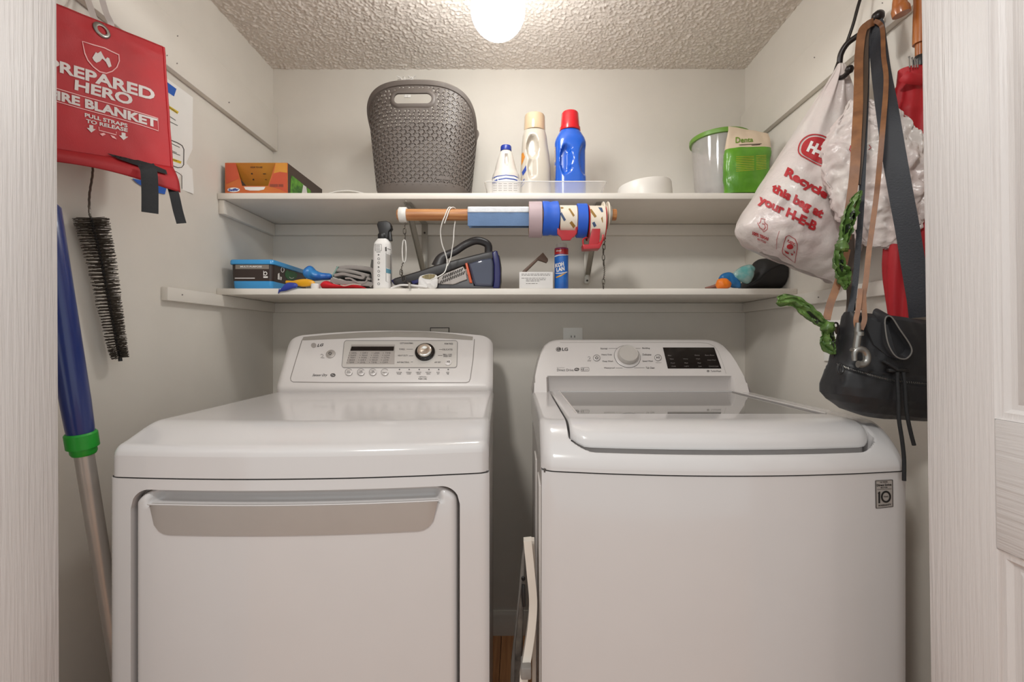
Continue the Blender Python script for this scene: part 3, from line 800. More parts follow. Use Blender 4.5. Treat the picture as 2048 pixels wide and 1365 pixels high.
for nm, u, v in (('power_button', 1193, 717), ('start_button', 1315.5, 716.5)):
    lo, M2, n2 = frame_at(u, v, wb)
    b_ = obj(nm, G().lathe(lo, [(0.0116, 0.0), (0.0116, 0.0014), (0.0108, 0.002), (0.0005, 0.0021)], 28, M2), 'plastic_white', wco)
    decal('button_ring', Flat().ring(u, v, 7.2, 6.4, 0.9, 28), wb, 'print_grey', b_, 0.0030)
    ic = Flat()
    if nm == 'power_button': ic.ring(u, v, 3.3, 2.8, 1.2, 18, -50, 230).rect(u - 0.6, v - 3.4, u + 0.6, v - 0.3)
    else: ic.poly([(u - 3, v - 2.4), (u - 0.4, v), (u - 3, v + 2.4)]).rect(u + 0.4, v - 2, u + 1.3, v + 2).rect(u + 2.1, v - 2, u + 3, v + 2)
    decal('button_print', ic, wb, 'print_dark', b_, 0.0030)
f = Flat()
for t, x0, x1, y in (('Normal', 1201, 1214.5, 697.8), ('Heavy Duty', 1203, 1224, 710.3), ('Deep Wash', 1205, 1226, 723.5), ('Waterproof', 1207.5, 1229.5, 736.8), ('Bedding', 1284.5, 1299.5, 697.3), ('Delicates', 1285, 1302.5, 709.8), ('Speed Wash', 1285, 1305.5, 723.2), ('Tub Clean', 1291.5, 1309, 736.2)):
    f.textbox(t, x0, y - 1.9, x1, y + 1.9, 0.012)
for a, b2, y in ((1217, 1236, 697.5), (1231, 1245, 736.8), (1270, 1281, 697.3), (1268, 1289, 736.4)): f.rect(a, y - 0.25, b2, y + 0.25)
decal('cycle_lettering', f, wb, 'print_dark', wco, 0.0007)
f = Flat(); f.ring(1178, 716, 2.8, 2.4, 0.9, 14, -170, 80).stroke([(1180.5, 717.5), (1175.5, 721.5), (1182.5, 721.3)], 0.8).textbox('Safe', 1174.5, 722, 1182, 723.6).textbox('Add Item', 1311, 725, 1323, 726.6)
decal('icon_print', f, wb, 'print_grey', wco, 0.0007)
f = Flat(); f.disc(1117, 699.3, 5.2, 4.6, 24); f.text('LG', (1124, 702.4), (1136, 702.4), (1136, 696), (1124, 696), 0.035)
decal('logo', f, wb, 'print_dark', wco, 0.0007)
f = Flat(); f.ring(1117, 699.3, 4.0, 3.5, 0.6, 18, 20, 300); f.rect(1116.6, 697.5, 1117.2, 701); decal('logo_face', f, wb, 'plastic_white', wco, 0.0011)
f = Flat(); f.textbox('Inverter', 1114, 735.2, 1129.5, 736.8); f.textbox('Direct Drive', 1114, 738.2, 1147, 743.2, 0.008); f.ring(1153.5, 739.6, 5.0, 3.2, 1.7, 18); f.stroke([(1149, 742), (1154, 739.8), (1158, 737)], 1.0)
f.stroke(rr(1161.5, 736, 1178, 742.8, 1.2), 0.6, True); f.textbox('4.8', 1162.5, 737, 1168, 741.8, 0.01); f.textbox('cu.ft.', 1170, 738.5, 1176.5, 741, 0.0)
decal('badge_lettering', f, wb, 'print_dark', wco, 0.0007)
f = Flat(); f.ring(1416, 742.8, 2.6, 2.0, 1.3, 12); f.textbox('TurboWash', 1421, 741.2, 1442, 744.6, 0.01); decal('badge_lettering', f, wb, 'print_dark', wco, 0.0007)
# warranty badge on the front
fb = fp.bvh()
bd = decal('badge', Flat().poly([(1749.4, 962), (1751, 960.6), (1783, 959.2), (1784.4, 960.6), (1785.2, 1012.5), (1784, 1014.4), (1752, 1017.6), (1750.4, 1016)]), fb, 'silver_plastic', wash, 0.0008, 12)
f = Flat(); f.stroke([(1750, 962.2), (1783.8, 960), (1784.6, 1013.4), (1751.2, 1016.8)], 1.4, True)
f.text('10 YEAR', (1759, 966.2), (1774, 965.4), (1774, 962.6), (1759, 963.4), 0.02); f.text('Direct Drive', (1752.3, 973.2), (1781.5, 971.6), (1781, 967.2), (1752, 968.8), 0.03); f.text('MOTOR', (1760, 977), (1774, 976.2), (1774, 973.8), (1760, 974.6), 0.02)
f.stroke([(1753, 979.3), (1781.5, 977.8)], 0.6)
f.poly([(1754, 986.3), (1757, 983.6), (1759, 983.5), (1759, 1006.6), (1755.6, 1006.8), (1755.4, 988)]); f.ring(1770.6, 993.8, 10.2, 12.0, 3.6, 32)
f.text('YEARS', (1765.6, 995), (1775.6, 994.6), (1775.6, 991.8), (1765.6, 992.2), 0.02); f.text('WARRANTY', (1755, 1013.4), (1781, 1010.8), (1781, 1007.4), (1755, 1010), 0.03)
decal('badge_print', f, fb, 'black_plastic', bd, 0.0014)

# ------------------------------------------------------------------ red fire blanket pouch on the left hook rail
TLq, TRq, BRq, BLq = P(115, 10, .88), P(327, 95, 1.061), P(345, 352, 1.061), P(115, 320, .88)
pou = thing('fire_blanket_pouch', 'red fabric fire blanket pouch with white lettering hanging on the left wall', 'fire blanket', (BRq + BLq) / 2)
nP = (TRq - TLq).cross(BLq - TLq).normalized()
if nP.y > 0: nP = -nP
TH = 0.020
def pf(s, t):                                              # s: -0.45 (behind the door) .. 1, t: 0 top .. 1 bottom
    a = TLq.lerp(TRq, s) if s >= 0 else TLq + (TRq - TLq) * s
    b = BLq.lerp(BRq, s) if s >= 0 else BLq + (BRq - BLq) * s
    p = a.lerp(b, t)
    bul = 0.006 * math.sin(math.pi * clamp((s + .45) / 1.45)) * math.sin(math.pi * clamp(t))
    crease = 0.0025 * math.exp(-((t - 0.12 + 0.06 * s) / 0.03) ** 2) * noise.noise(Vector((s * 5, t * 9, 2)))
    return p + nP * (bul + crease + 0.0012 * noise.noise(Vector((s * 7, t * 7, 0))))
fr = G().grid(lambda s, t: pf(-0.45 + 1.45 * s, t * 0.955), 50, 50)
front = obj('front_sheet', fr, 'fire_red', pou, smooth=60)
obj('back_sheet', G().grid(lambda s, t: pf(-0.45 + 1.45 * s, t) - nP * TH, 20, 10), 'fire_red_deep', pou, smooth=60)
# side gusset and piped edge on the right
gs = G().grid(lambda s, t: pf(1.0, t * 0.97) + (TRq - TLq).normalized() * (0.006 * math.sin(math.pi * s)) - nP * TH * s + nP * 0.001, 6, 24)
obj('side_gusset', gs, 'fire_red_deep', pou, smooth=60)
obj('side_piping', G().tube([pf(1.0, t / 20 * .955) + nP * 0.001 for t in range(21)], 0.0022, 8), 'fire_red', pou)
obj('top_hem', G().tube([pf(-0.45 + 1.45 * k / 24, 0.002) - nP * 0.004 for k in range(25)], 0.0045, 8), 'fire_red_deep', pou)
# bottom flap: hangs from the front edge, slightly open, deeper red
def flap(s, t):
    q = -0.45 + 1.45 * s
    top = pf(q, 0.93) + nP * 0.003
    bl, br = P(115, 324, 0.872), P(361, 381, 1.052)
    bot = bl + (br - bl) * q + Vector((0, 0, 0.006 * math.sin(4 * q)))
    return top.lerp(bot, t) + nP * 0.006 * math.sin(math.pi * t)
fl_ = G().grid(flap, 40, 10)
flp = obj('bottom_flap', fl_, 'fire_red_deep', pou, smooth=60)
md = flp.modifiers.new('hem', 'SOLIDIFY'); md.thickness = 0.003
decal('hook_and_loop_strip', Flat().poly([(212, 307), (250, 316), (300, 330), (331, 343), (333, 351), (300, 342), (262, 330), (235, 321)]), G().add(fr.v, fr.f).add(fl_.v, fl_.f).bvh(), 'webbing_black', flp, 0.004, 8)
# pull straps
pts = spline([P(292, 330, .985), P(298, 345, .982), P(300, 385, .985), P(300, 426, .987)], 6)
obj('pull_strap', G().ribbon(pts, 0.029, 0.002), 'webbing_black', pou)
pts = spline([P(345, 376, 1.045), P(350, 395, 1.042), P(356, 422, 1.045), P(363, 447, 1.048)], 6)
obj('pull_strap', G().ribbon(pts, 0.019, 0.002), 'webbing_black', pou)
# eyelet and the pale loops it hangs by
pb = fr.bvh()
le, Me, ne = frame_at(203, 61, pb)
obj('eyelet', G().lathe(le + ne * 0.0005, [(0.0155, 0.0), (0.0155, 0.001), (0.0125, 0.003), (0.0085, 0.0022), (0.008, 0.0)], 28, Me, False, False), 'steel', pou, smooth=60)
for a in (((203, 62, .955), (190, 40, .957), (180, 12, .965), (172, -12, .975)), ((207, 58, .975), (222, 50, .985), (212, 25, .985), (201, -12, .985))):
    obj('hanging_loop', G().ribbon(spline([P(*q) for q in a], 5), 0.011, 0.0015), 'print_white', pou)
# lettering
f = Flat()
f.text('PREPARED', (95, 138), (309, 202.5), (309, 179), (95, 115), 0.035); f.text('HERO', (148.5, 180), (264, 212), (265, 189.5), (149.5, 159), 0.035)
f.text('FIRE BLANKET', (98, 196), (314.5, 256), (314, 238), (98, 177), 0.045)
f.text('PULL STRAPS', (169, 234), (254.5, 255.5), (254.5, 248), (169, 226), 0.035); f.text('TO RELEASE', (171.5, 245.5), (254.5, 264.5), (255, 257), (171.5, 238), 0.035)
for cx, cy in ((182, 258), (246.5, 273)):
    f.poly([(cx - 4, cy - 8), (cx + 4, cy - 6.5), (cx + 4, cy), (cx + 9, cy + 1), (cx, cy + 7.5), (cx - 9, cy - 2), (cx - 4, cy - 1.5)])
f.poly([(184, 116), (191, 104.5), (195, 107), (201, 102.5), (206, 112), (210.5, 119), (214, 115), (218, 117), (222.5, 133), (217, 135.5), (211, 124), (204, 117.5), (199.5, 123), (196, 115), (193, 121), (192, 126), (186.5, 121)])
decal('lettering', f, pb, 'print_white', pou, 0.0011, 9)
f = Flat()
f.stroke([(164, 83), (186, 90), (208, 96), (224, 104), (237, 110), (238, 122), (233, 135), (224, 143), (212, 147), (199, 144), (186, 134), (175, 121), (169, 107)], 2.2, True)
f.stroke([(112, 177), (160, 191.5), (220, 208), (280, 226), (315, 237), (316, 262), (280, 250), (220, 233), (160, 217), (112, 203)], 1.6)
f.stroke([(197, 254), (197.5, 261), (232, 270), (232, 264)], 1.6); f.poly([(199, 268), (207, 266), (211, 269), (204, 272.5)]); f.poly([(220, 270), (228, 273), (233, 279), (224, 276)])
decal('shield_print', f, pb, 'print_pink', pou, 0.0012, 12)

# ------------------------------------------------------------------ taped notice on the left wall
pa = thing('paper_notice', 'white printed sheet taped to the left wall behind the red pouch', 'notice', (XL + 0.002, 1.215, 1.557))
X0 = XL + 0.0012
def pp(s, t):
    y = lerp(1.107, 1.323, s); z = lerp(1.838, 1.557, t)
    return Vector((X0 + 0.004 * sm((s - .8) / .2) * sm((t - .7) / .3) + 0.0015 * math.sin(3 * s + 2 * t), y, z + 0.004 * (s - .5)))
ps = G().grid(pp, 20, 20); obj('sheet', ps, 'paper', pa, smooth=60)
sb_ = ps.bvh()
f = Flat()
for a, b in (((318, 199), (338, 210)), ((333, 229), (351, 241)), ((333, 240), (355, 251.5)), ((338, 285), (359, 295)), ((338, 299), (353, 306)), ((340, 303), (360, 311)), ((338, 317), (354, 322)), ((336, 213), (354, 226))): f.stroke([a, b], 1.1)
f.stroke([(326, 274), (338, 279), (355, 286), (364, 291.5), (367.5, 299), (367, 330), (363, 335), (355, 335.5), (338, 329), (326, 325)], 1.6); f.stroke([(330, 335), (345, 340), (358, 347), (363.5, 352), (363.5, 378), (360, 383), (350, 382)], 1.2)
decal('print', f, sb_, 'print_dark', pa, 0.0006)
f = Flat(); f.stroke([(331, 210), (356, 226)], 5); f.stroke([(338, 317), (362, 325.5)], 5); decal('highlighter', f, sb_, 'marker_yellow', pa, 0.0004)
wl = G().box((XL - 0.1, YF0, -0.02), (XL, YB, ZC + 0.1))
obj('masking_tape', G().add([PX(u, v, X0 + .002) for u, v in ((300, 148), (330, 161), (353, 178), (348, 193), (326, 178), (300, 165))], [(0, 1, 2, 3, 4, 5)]), 'tape_blue', pa, smooth=0)
obj('masking_tape', G().add([PX(u, v, X0 + .002) for u, v in ((264, 357), (290, 362), (333, 376), (330, 389), (300, 382), (275, 367))], [(0, 1, 2, 3, 4, 5)]), 'tape_blue', pa, smooth=0)

# ------------------------------------------------------------------ long twisted bristle brush
br = thing('bottle_brush', 'long dark bristle brush with twisted wire handle hanging on left wall', 'brush', PX(240, 720, XL + 0.03))
XBR = XL + 0.034
axis = spline([PX(*q, XBR) for q in ((182, 436), (190, 470), (200, 510), (210, 560), (219, 610), (227, 650), (234, 690), (240, 716))], 6)
hand = spline([PX(186, 318, XL + 0.006), PX(185, 350, XL + 0.014), PX(179, 390, XL + 0.026), PX(179, 425, XBR), axis[0]], 8)
obj('wire_handle', G().tube([p + Vector((0.0004 * math.sin(i * 2.3), 0.0004 * math.cos(i * 2.3), 0)) for i, p in enumerate(hand)], 0.0022, 8), 'wire', br)
obj('wire_core', G().tube(axis, 0.0028, 8), 'black_plastic', br)
g = G(); rng = random.Random(3); N = 1500
L = len(axis) - 1
for k in range(N):
    q = k / N * L; i = min(int(q), L - 1); p = axis[i].lerp(axis[i + 1], q - i); t = (axis[i + 1] - axis[i]).normalized()
    a = k * 2 * math.pi / 62.0 + (math.pi if k % 2 else 0) + rng.uniform(-.12, .12)
    n1 = t.cross(Vector((0, 0, 1)).cross(t) if abs(t.z) < .95 else Vector((1, 0, 0))).normalized(); n2 = t.cross(n1)
    d = (n1 * math.cos(a) + n2 * math.sin(a)); r = lerp(0.030, 0.0165, k / N) * rng.uniform(.92, 1.04)
    e = p + d * r + t * rng.uniform(-.002, .002); w = t.cross(d) * 0.0007; h = t * 0.0007
    if e.x < XL + 0.001: e.x = XL + 0.001
    g.add([p + w, p - w * .5 + h, p - w * .5 - h, e + w, e - w * .5 + h, e - w * .5 - h], [(0, 1, 4, 3), (1, 2, 5, 4), (2, 0, 3, 5), (3, 4, 5)])
b_ = obj('bristles', g, 'bristle', br, smooth=0, recalc=False); b_['kind'] = 'stuff'
obj('tip', G().tube([axis[-1], axis[-1] + Vector((0.001, 0, -0.008))], 0.004, 10), 'black_plastic', br)

# ------------------------------------------------------------------ mop pole between wall and dryer
mp_ = thing('mop_pole', 'telescopic mop pole with blue grip and green collar beside the dryer', 'mop', (-0.80, 1.02, 0.0))
A, B = P(118, 600, .795), P(196, 1080, .868)
dv = (B - A) / (B.z - A.z)
def mpz(z): return A + dv * (z - A.z)
zc0 = P(155, 905, .838).z; zc1 = P(155, 868, .833).z
obj('lower_tube', G().tube([mpz(0.03), mpz(zc0)], 0.0145, 20), 'aluminium', mp_)
obj('blue_grip', G().tube([mpz(zc1 - .002), mpz(zc1 + .012), mpz(zc1 + .06), mpz(1.36), mpz(1.372)], [0.0195, 0.0205, 0.0215, 0.0215, 0.012], 24), 'mop_blue', mp_)
obj('collar', G().tube([mpz(zc0 - .004), mpz(zc0), mpz(zc0 + .009), mpz(zc0 + .010), mpz(zc1), mpz(zc1 + .003)], [0.0175, 0.0195, 0.0195, 0.0238, 0.0238, 0.021], 24), 'mop_green', mp_)
q = mpz(0.03)
obj('mop_head', G().rbox((q.x - 0.04, q.y - 0.09, 0.001), (q.x + 0.035, q.y + 0.09, 0.034), 0.01, 2), 'mop_blue', mp_)

# ------------------------------------------------------------------ folded step stool and board standing in the gap between the machines
mat('stool_white', (226, 216, 204), 0.3, coat=0.2)
mat('board_grey', (132, 126, 120), 0.6, var=0.15, vscale=20)
mat('bark', (120, 110, 100), 0.8, col2=(60, 54, 50), vscale=26, bump=0.5, bscale=40)
st = thing('step_stool', 'folded white step stool leaning in the gap between the two machines', 'step stool', P(1060, 1330, .93))
YS = 0.945
cv = spline([P(1055, 1079, YS), P(1062, 1150, YS), P(1066, 1200, YS), P(1063, 1250, YS - .005), P(1056, 1300, YS - .012), P(1049, 1342, YS - .02), P(1047, 1375, YS - .025), P(1046, 1520, YS - .03), P(1046, 1750, YS - .03)], 6)
cv[-1].z = 0.012
obj('side_frame', G().ribbon(cv, 0.0165, 0.022, (0, -1, 0)), 'stool_white', st, smooth=40)
cv2 = spline([P(1065, 1079, YS + .04), P(1067, 1140, YS + .04), P(1068, 1200, YS + .04), P(1068, 1300, YS + .03), P(1067, 1500, YS + .02), P(1067, 1760, YS + .02)], 6)
cv2[-1].z = 0.012
obj('rear_frame', G().ribbon(cv2, 0.008, 0.02, (0, -1, 0)), 'stool_white', st)
q = P(1052, 1343, YS - .035)
obj('grip_band', G().rbox((q.x - .0105, q.y - .008, q.z - .013), (q.x + .0105, q.y + .03, q.z + .011), 0.003, 2), 'board_grey', st)
obj('hinge_bar', G().tube([P(1047, 1170, YS - .01), P(1047, 1190, YS - .012), P(1048, 1213, YS - .01)], [.0035, .005, .004], 10), 'black_plastic', st)
pn = thing('weathered_board', 'grey weathered folding board leaning left of the white step stool', 'board', P(1030, 1365, .99))
pl = [P(1049, 1082, 1.0), P(1043, 1120, 1.0), P(1036, 1200, 1.0), P(1029, 1265, 1.0), P(1022, 1330, 1.0), P(1019, 1420, 1.0), P(1016, 1690, 1.0), P(1038, 1690, 1.0), P(1045, 1400, 1.0), P(1046, 1250, 1.0), P(1050, 1100, 1.0)]
for p in pl: p.z = max(p.z, 0.004)
obj('frame_plate', G().prism(pl, (0, 0.012, 0), 0.002), 'board_grey', pn)
obj('bark_sheet', G().prism([P(1044, 1165, .985), P(1038, 1215, .985), P(1034, 1260, .985), P(1030, 1300, .985), P(1028, 1400, .985), P(1042, 1400, .985), P(1043, 1300, .985), P(1047, 1230, .985)], (0, 0.012, 0), 0.002), 'bark', pn)
le, Me = P(1046.5, 1157.5, .998), Matrix.Rotation(math.pi / 2, 3, 'X')
obj('rivet', G().lathe(le, [(0.0045, 0.0), (0.0045, 0.002), (0.003, 0.003), (0.0025, 0.0015)], 14, Me), 'black_plastic', pn)

# ------------------------------------------------------------------ shelf brackets
def bracket(X, label):
    o = thing('shelf_bracket', label, 'bracket', (X, YB - 0.02, ZU0 - 0.2), 'shelf brackets')
    w = 0.0115
    zb = P(1037, 568, YB - .02).z
    obj('wall_leg', G().prism([(X - w, YB - .0195, zb + .004), (X - w + .004, YB - .0195, zb), (X + w - .004, YB - .0195, zb), (X + w, YB - .0195, zb + .004), (X + w, YB - .0195, ZU0 - .0005), (X - w, YB - .0195, ZU0 - .0005)], (0, -0.0025, 0), .0006), 'bracket_metal', o)
    obj('shelf_leg', G().rbox((X - w, SHF + .03, ZU0 - .003), (X + w, YB - .0195, ZU0 - .0003), .0008, 1), 'bracket_metal', o)
    a = Vector((X, SHF + .045, ZU0 - .006)); b = Vector((X, YB - .024, zb + .035))
    g = G(); d = (b - a).normalized(); nn = Vector((1, 0, 0)).cross(d).normalized(); hw = 0.0095
    # channel section
    sec = [(-hw, 0), (-hw, .009), (-hw + .0015, .009), (-hw + .0015, .0015), (hw - .0015, .0015), (hw - .0015, .009), (hw, .009), (hw, 0)]
    g.loft([[p + Vector((1, 0, 0)) * x + nn * -y for x, y in sec] for p in (a, b)])
    obj('diagonal_brace', g, 'bracket_metal', o, smooth=20)
    for z in (zb + .012, ZU0 - .035):
        obj('screw', G().lathe((X, YB - .022, z), [(.004, 0), (.004, .0012), (.0005, .002)], 12, Matrix.Rotation(math.pi / 2, 3, 'X')), 'seam_dark', o)
bracket(-0.358, 'grey metal shelf bracket left of centre behind the wooden rod')
bracket(0.262, 'grey metal shelf bracket behind the red tape dispenser')

# ------------------------------------------------------------------ wooden rod with everything threaded on it
YR = 1.385
rc = lambda u, v=430.0: P(u, v, YR)
RR = 0.0175
rod = thing('hanging_rod', 'round wooden rod hanging under the upper shelf front', 'rod', rc(1013))
dz = Vector((0, 0, P(0, 428, YR).z - P(0, 430, YR).z))
A, B = rc(795), rc(1232, 429)
MX = Matrix(((0, 0, 1), (0, 1, 0), (-1, 0, 0)))            # lathe axis -> +X
g = G(); sides = 8
g.lathe(A, [(RR * .86, 0), (RR, .003), (RR, (B - A).length - .002), (RR * .95, (B - A).length)], 20, MX)
obj('dowel', g, 'oak', rod, smooth=30)
def ring_x(u0, u1, r_out, r_in, c_v, n=36):
    c = rc(u0, c_v); w = rc(u1, c_v).x - c.x
    return G().lathe(c, [(r_in, 0), (r_out - .001, 0), (r_out, .001), (r_out, w - .001), (r_out - .001, w), (r_in, w), (r_in, w * .5), (r_in, 0)], n, MX, False, False)
mat('rubber_white', (225, 222, 216), 0.4)
obj('end_stop', ring_x(799, 814, 0.0228, 0.0172, 430), 'rubber_white', rod, smooth=50)
obj('end_washer', ring_x(1216, 1222, 0.026, 0.0172, 430), 'bracket_metal', rod, smooth=40)
mat('pad_blue', (92, 118, 154), 0.75, bump=0.25, bscale=240, var=.05, vscale=30)
# soft pad folded over the rod
x0, x1 = rc(937).x, rc(1058.5).x
zt = rc(0, 416.2).z; zm = rc(0, 430).z; zb = rc(0, 455.5).z
prof = [(YR - .0215, zb), (YR - .0225, zm + .003), (YR - .0185, zt - .006), (YR - .010, zt), (YR + .010, zt), (YR + .0185, zt - .006), (YR + .0205, zm), (YR + .0205, zb + .004), (YR + .0178, zb + .004), (YR + .0178, zm), (YR + .0155, zt - .0075), (YR + .009, zt - .0025), (YR - .009, zt - .0025), (YR - .0155, zt - .0075), (YR - .0183, zm + .001), (YR - .0183, zb)]
loops = [[Vector((lerp(x0, x1, k / 10), y + .0004 * math.sin(k * 2.1), z)) for y, z in prof] for k in range(11)]
pad = thing('folded_pad', 'pale blue soft pad folded over the wooden rod', 'pad', Vector(((x0 + x1) / 2, YR, zb)))
obj('hanging_flap', G().loft(loops), 'pad_blue', pad, smooth=30)
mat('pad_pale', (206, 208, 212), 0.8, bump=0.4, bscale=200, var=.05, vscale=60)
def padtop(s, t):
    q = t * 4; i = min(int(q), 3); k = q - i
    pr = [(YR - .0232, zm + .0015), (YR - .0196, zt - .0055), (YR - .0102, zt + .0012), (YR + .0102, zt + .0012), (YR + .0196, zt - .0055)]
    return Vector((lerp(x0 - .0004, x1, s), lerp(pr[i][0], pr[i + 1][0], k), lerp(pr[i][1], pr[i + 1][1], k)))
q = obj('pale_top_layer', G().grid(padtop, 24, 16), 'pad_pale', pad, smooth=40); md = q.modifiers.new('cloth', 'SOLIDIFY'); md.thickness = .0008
# rolls hang lower than the rod because their cores are wider
def roll(u0, u1, vt, vb, col, label, name='tape_roll', core=0.042, wob=0.0, corec='cardboard'):
    vc = (vt + vb) / 2; ro = (vb - vt) / 2 * YR / F
    o = thing(name, label, 'tape', rc((u0 + u1) / 2, vb), 'tape rolls on the rod')
    c = rc(u0, vc); w = rc(u1, vc).x - c.x; loops = []
    prof = [(core * ro / .05, 0), (ro - .0012, 0), (ro, .0012), (ro, w * .33), (ro - wob, w * .5), (ro, w * .7), (ro, w - .0012), (ro - .0012, w), (core * ro / .05, w)]
    for r, z in prof:
        l = []
        for k in range(40):
            a = 2 * math.pi * k / 40; l.append(c + MX @ Vector((r * math.cos(a), r * math.sin(a), z + wob * .6 * math.sin(3 * a))))
        loops.append(l)
    obj('tape', G().loft(loops, False, False), col, o, smooth=40)
    r2 = core * ro / .05
    obj('core', G().lathe(c, [(r2 - .003, -.0004), (r2, -.0004), (r2, w + .0004), (r2 - .003, w + .0004), (r2 - .003, -.0004)], 32, MX, False, False), corec, o, smooth=30)
    return o
mat('cardboard', (190, 150, 104), 0.8)
mat('tape_mauve', (182, 160, 164), 0.5, var=0.02)
mat('tape_blue_wide', (34, 92, 200), 0.5, bump=0.08, bscale=120)
mat('scotch_white', (226, 214, 196), 0.4)
mat('red_plastic', (172, 14, 26), 0.3, coat=0.2)
o = roll(1057.5, 1083.5, 404.6, 475, 'tape_mauve', 'pinkish beige wide tape roll right of the blue pad on the rod')
o = roll(1085, 1116.5, 404, 471, 'tape_blue_wide', 'wide blue masking tape roll on the rod', wob=0.0022)
o = roll(1153, 1172.5, 408.5, 475.5, 'tape_blue_wide', 'narrow blue masking tape roll between the two red dispensers')
ring_ = ring_x(1208, 1213.5, 0.0425, 0.018, 447)
sp = thing('empty_spool', 'off-white empty spool at the right end of the wooden rod', 'spool', rc(1211, 490), None)
obj('flange', ring_x(1204, 1207, 0.0415, 0.019, 447 - 15), 'scotch_white', sp, smooth=30); obj('flange', ring_x(1213, 1216, 0.0415, 0.019, 447 - 15), 'scotch_white', sp, smooth=30)
obj('hub', ring_x(1207, 1213, 0.030, 0.019, 447 - 15), 'scotch_white', sp, smooth=30)
# packing tape dispensers: printed tape roll in a red plastic holder
mat('print_ochre', (150, 112, 48), 0.6); mat('print_slate', (58, 78, 112), 0.6)
def dispenser(u0, u1, vt, vb, label, marks, low):
    o = thing('tape_dispenser', label, 'tape dispenser', rc((u0 + u1) / 2, vb), 'red tape dispensers')
    vc = (vt + vb) / 2; ro = (vb - vt) / 2 * YR / F; c = rc(u0, vc); w = rc(u1, vc).x - c.x
    tp_ = G().lathe(c, [(ro * .82, 0), (ro, 0), (ro, w), (ro * .82, w)], 40, MX, False, False)
    obj('tape', tp_, 'scotch_white', o, smooth=30)
    bv = tp_.bvh()
    for m, pts in marks:
        decal('tape_print', Flat().poly(pts), bv, m, o, 0.0006, 4)
    obj('core', G().lathe(c, [(ro * .80, -.0003), (ro * .82, -.0003), (ro * .82, w + .0003), (ro * .80, w + .0003), (ro * .80, -.0003)], 32, MX, False, False), 'cardboard', o)
    return o, c, w, ro
d1, c1, w1, r1 = dispenser(1118.5, 1151.5, 412, 470, 'red packing tape dispenser between the two blue tape rolls', [
    ('print_ochre', [(1136.5, 418), (1140, 417), (1149.5, 431), (1146.5, 434)]), ('print_slate', [(1119, 426), (1123, 424.5), (1132, 440), (1128, 443)]), ('print_ochre', [(1120, 415), (1124, 414.3), (1128, 416.5), (1123, 418.5)]), ('print_ochre', [(1139, 446), (1143.5, 442), (1151, 452), (1147, 457)])], 0)
q = [P(*p, YR - .034) for p in ((1114.5, 441), (1119.5, 443), (1121, 460.5), (1150.5, 460.5), (1151.5, 445), (1154.5, 443), (1154, 466), (1148, 474), (1145, 475), (1141, 480.5), (1124, 480.5), (1121, 474), (1114.5, 468))]
obj('holder', G().prism(q, (0, 0.008, 0), .001), 'red_plastic', d1)
obj('side_cheek', G().prism([Vector((c1.x - .004, y, z)) for y, z in ((YR - .034, c1.z + .006), (YR + .02, c1.z + .012), (YR + .03, c1.z - .015), (YR - .01, c1.z - .045), (YR - .034, c1.z - .036))], (.0025, 0, 0)), 'red_plastic', d1)
obj('side_cheek', G().prism([Vector((c1.x + w1 + .0006, y, z)) for y, z in ((YR - .034, c1.z + .006), (YR + .02, c1.z + .012), (YR + .03, c1.z - .015), (YR - .01, c1.z - .045), (YR - .034, c1.z - .036))], (.0018, 0, 0)), 'red_plastic', d1)
d2, c2, w2, r2 = dispenser(1176, 1206, 413, 481, 'red packing tape dispenser hanging at the right end of the rod', [
    ('print_ochre', [(1178.5, 421), (1182.5, 418), (1193.5, 433), (1189.5, 436)]), ('print_slate', [(1184, 446), (1189, 443.5), (1193, 452), (1188, 455)]), ('print_slate', [(1196, 415), (1204, 416), (1206.5, 424), (1203, 425)]), ('print_ochre', [(1202, 437), (1205, 433), (1206, 445), (1205, 446)])], 1)
q = [P(*p, YR - .044) for p in ((1184.5, 456), (1201, 455), (1198.5, 490), (1177, 490.5))]
obj('holder', G().prism(q, (0, 0.006, 0), .001), 'red_plastic', d2)
q = [P(*p, YR - .05) for p in ((1165.5, 489), (1170, 489), (1196, 488.5), (1203, 480), (1205.5, 486), (1199.5, 497), (1167, 498.5))]
obj('cutter_bar', G().prism(q, (0, 0.04, 0), .0015), 'red_plastic', d2)
for x in (c2.x - .003, c2.x + w2 + .0004):
    obj('side_cheek', G().lathe((x, YR, c2.z), [(r2 * 1.01, 0), (r2 * 1.05, .0005), (r2 * 1.05, .0022), (r2 * .9, .0026), (r2 * .9, 0)], 40, MX, False, False), 'red_plastic', d2)
obj('side_arm', G().tube(spline([P(1206, 470, YR - .045), P(1205, 480, YR - .05), P(1200, 492, YR - .045)], 5), 0.0028, 8), 'red_plastic', d2)
obj('side_arm', G().tube(spline([P(1173, 475, YR - .04), P(1166, 480, YR - .045), P(1167, 492, YR - .045)], 5), 0.0022, 8), 'red_plastic', d2)

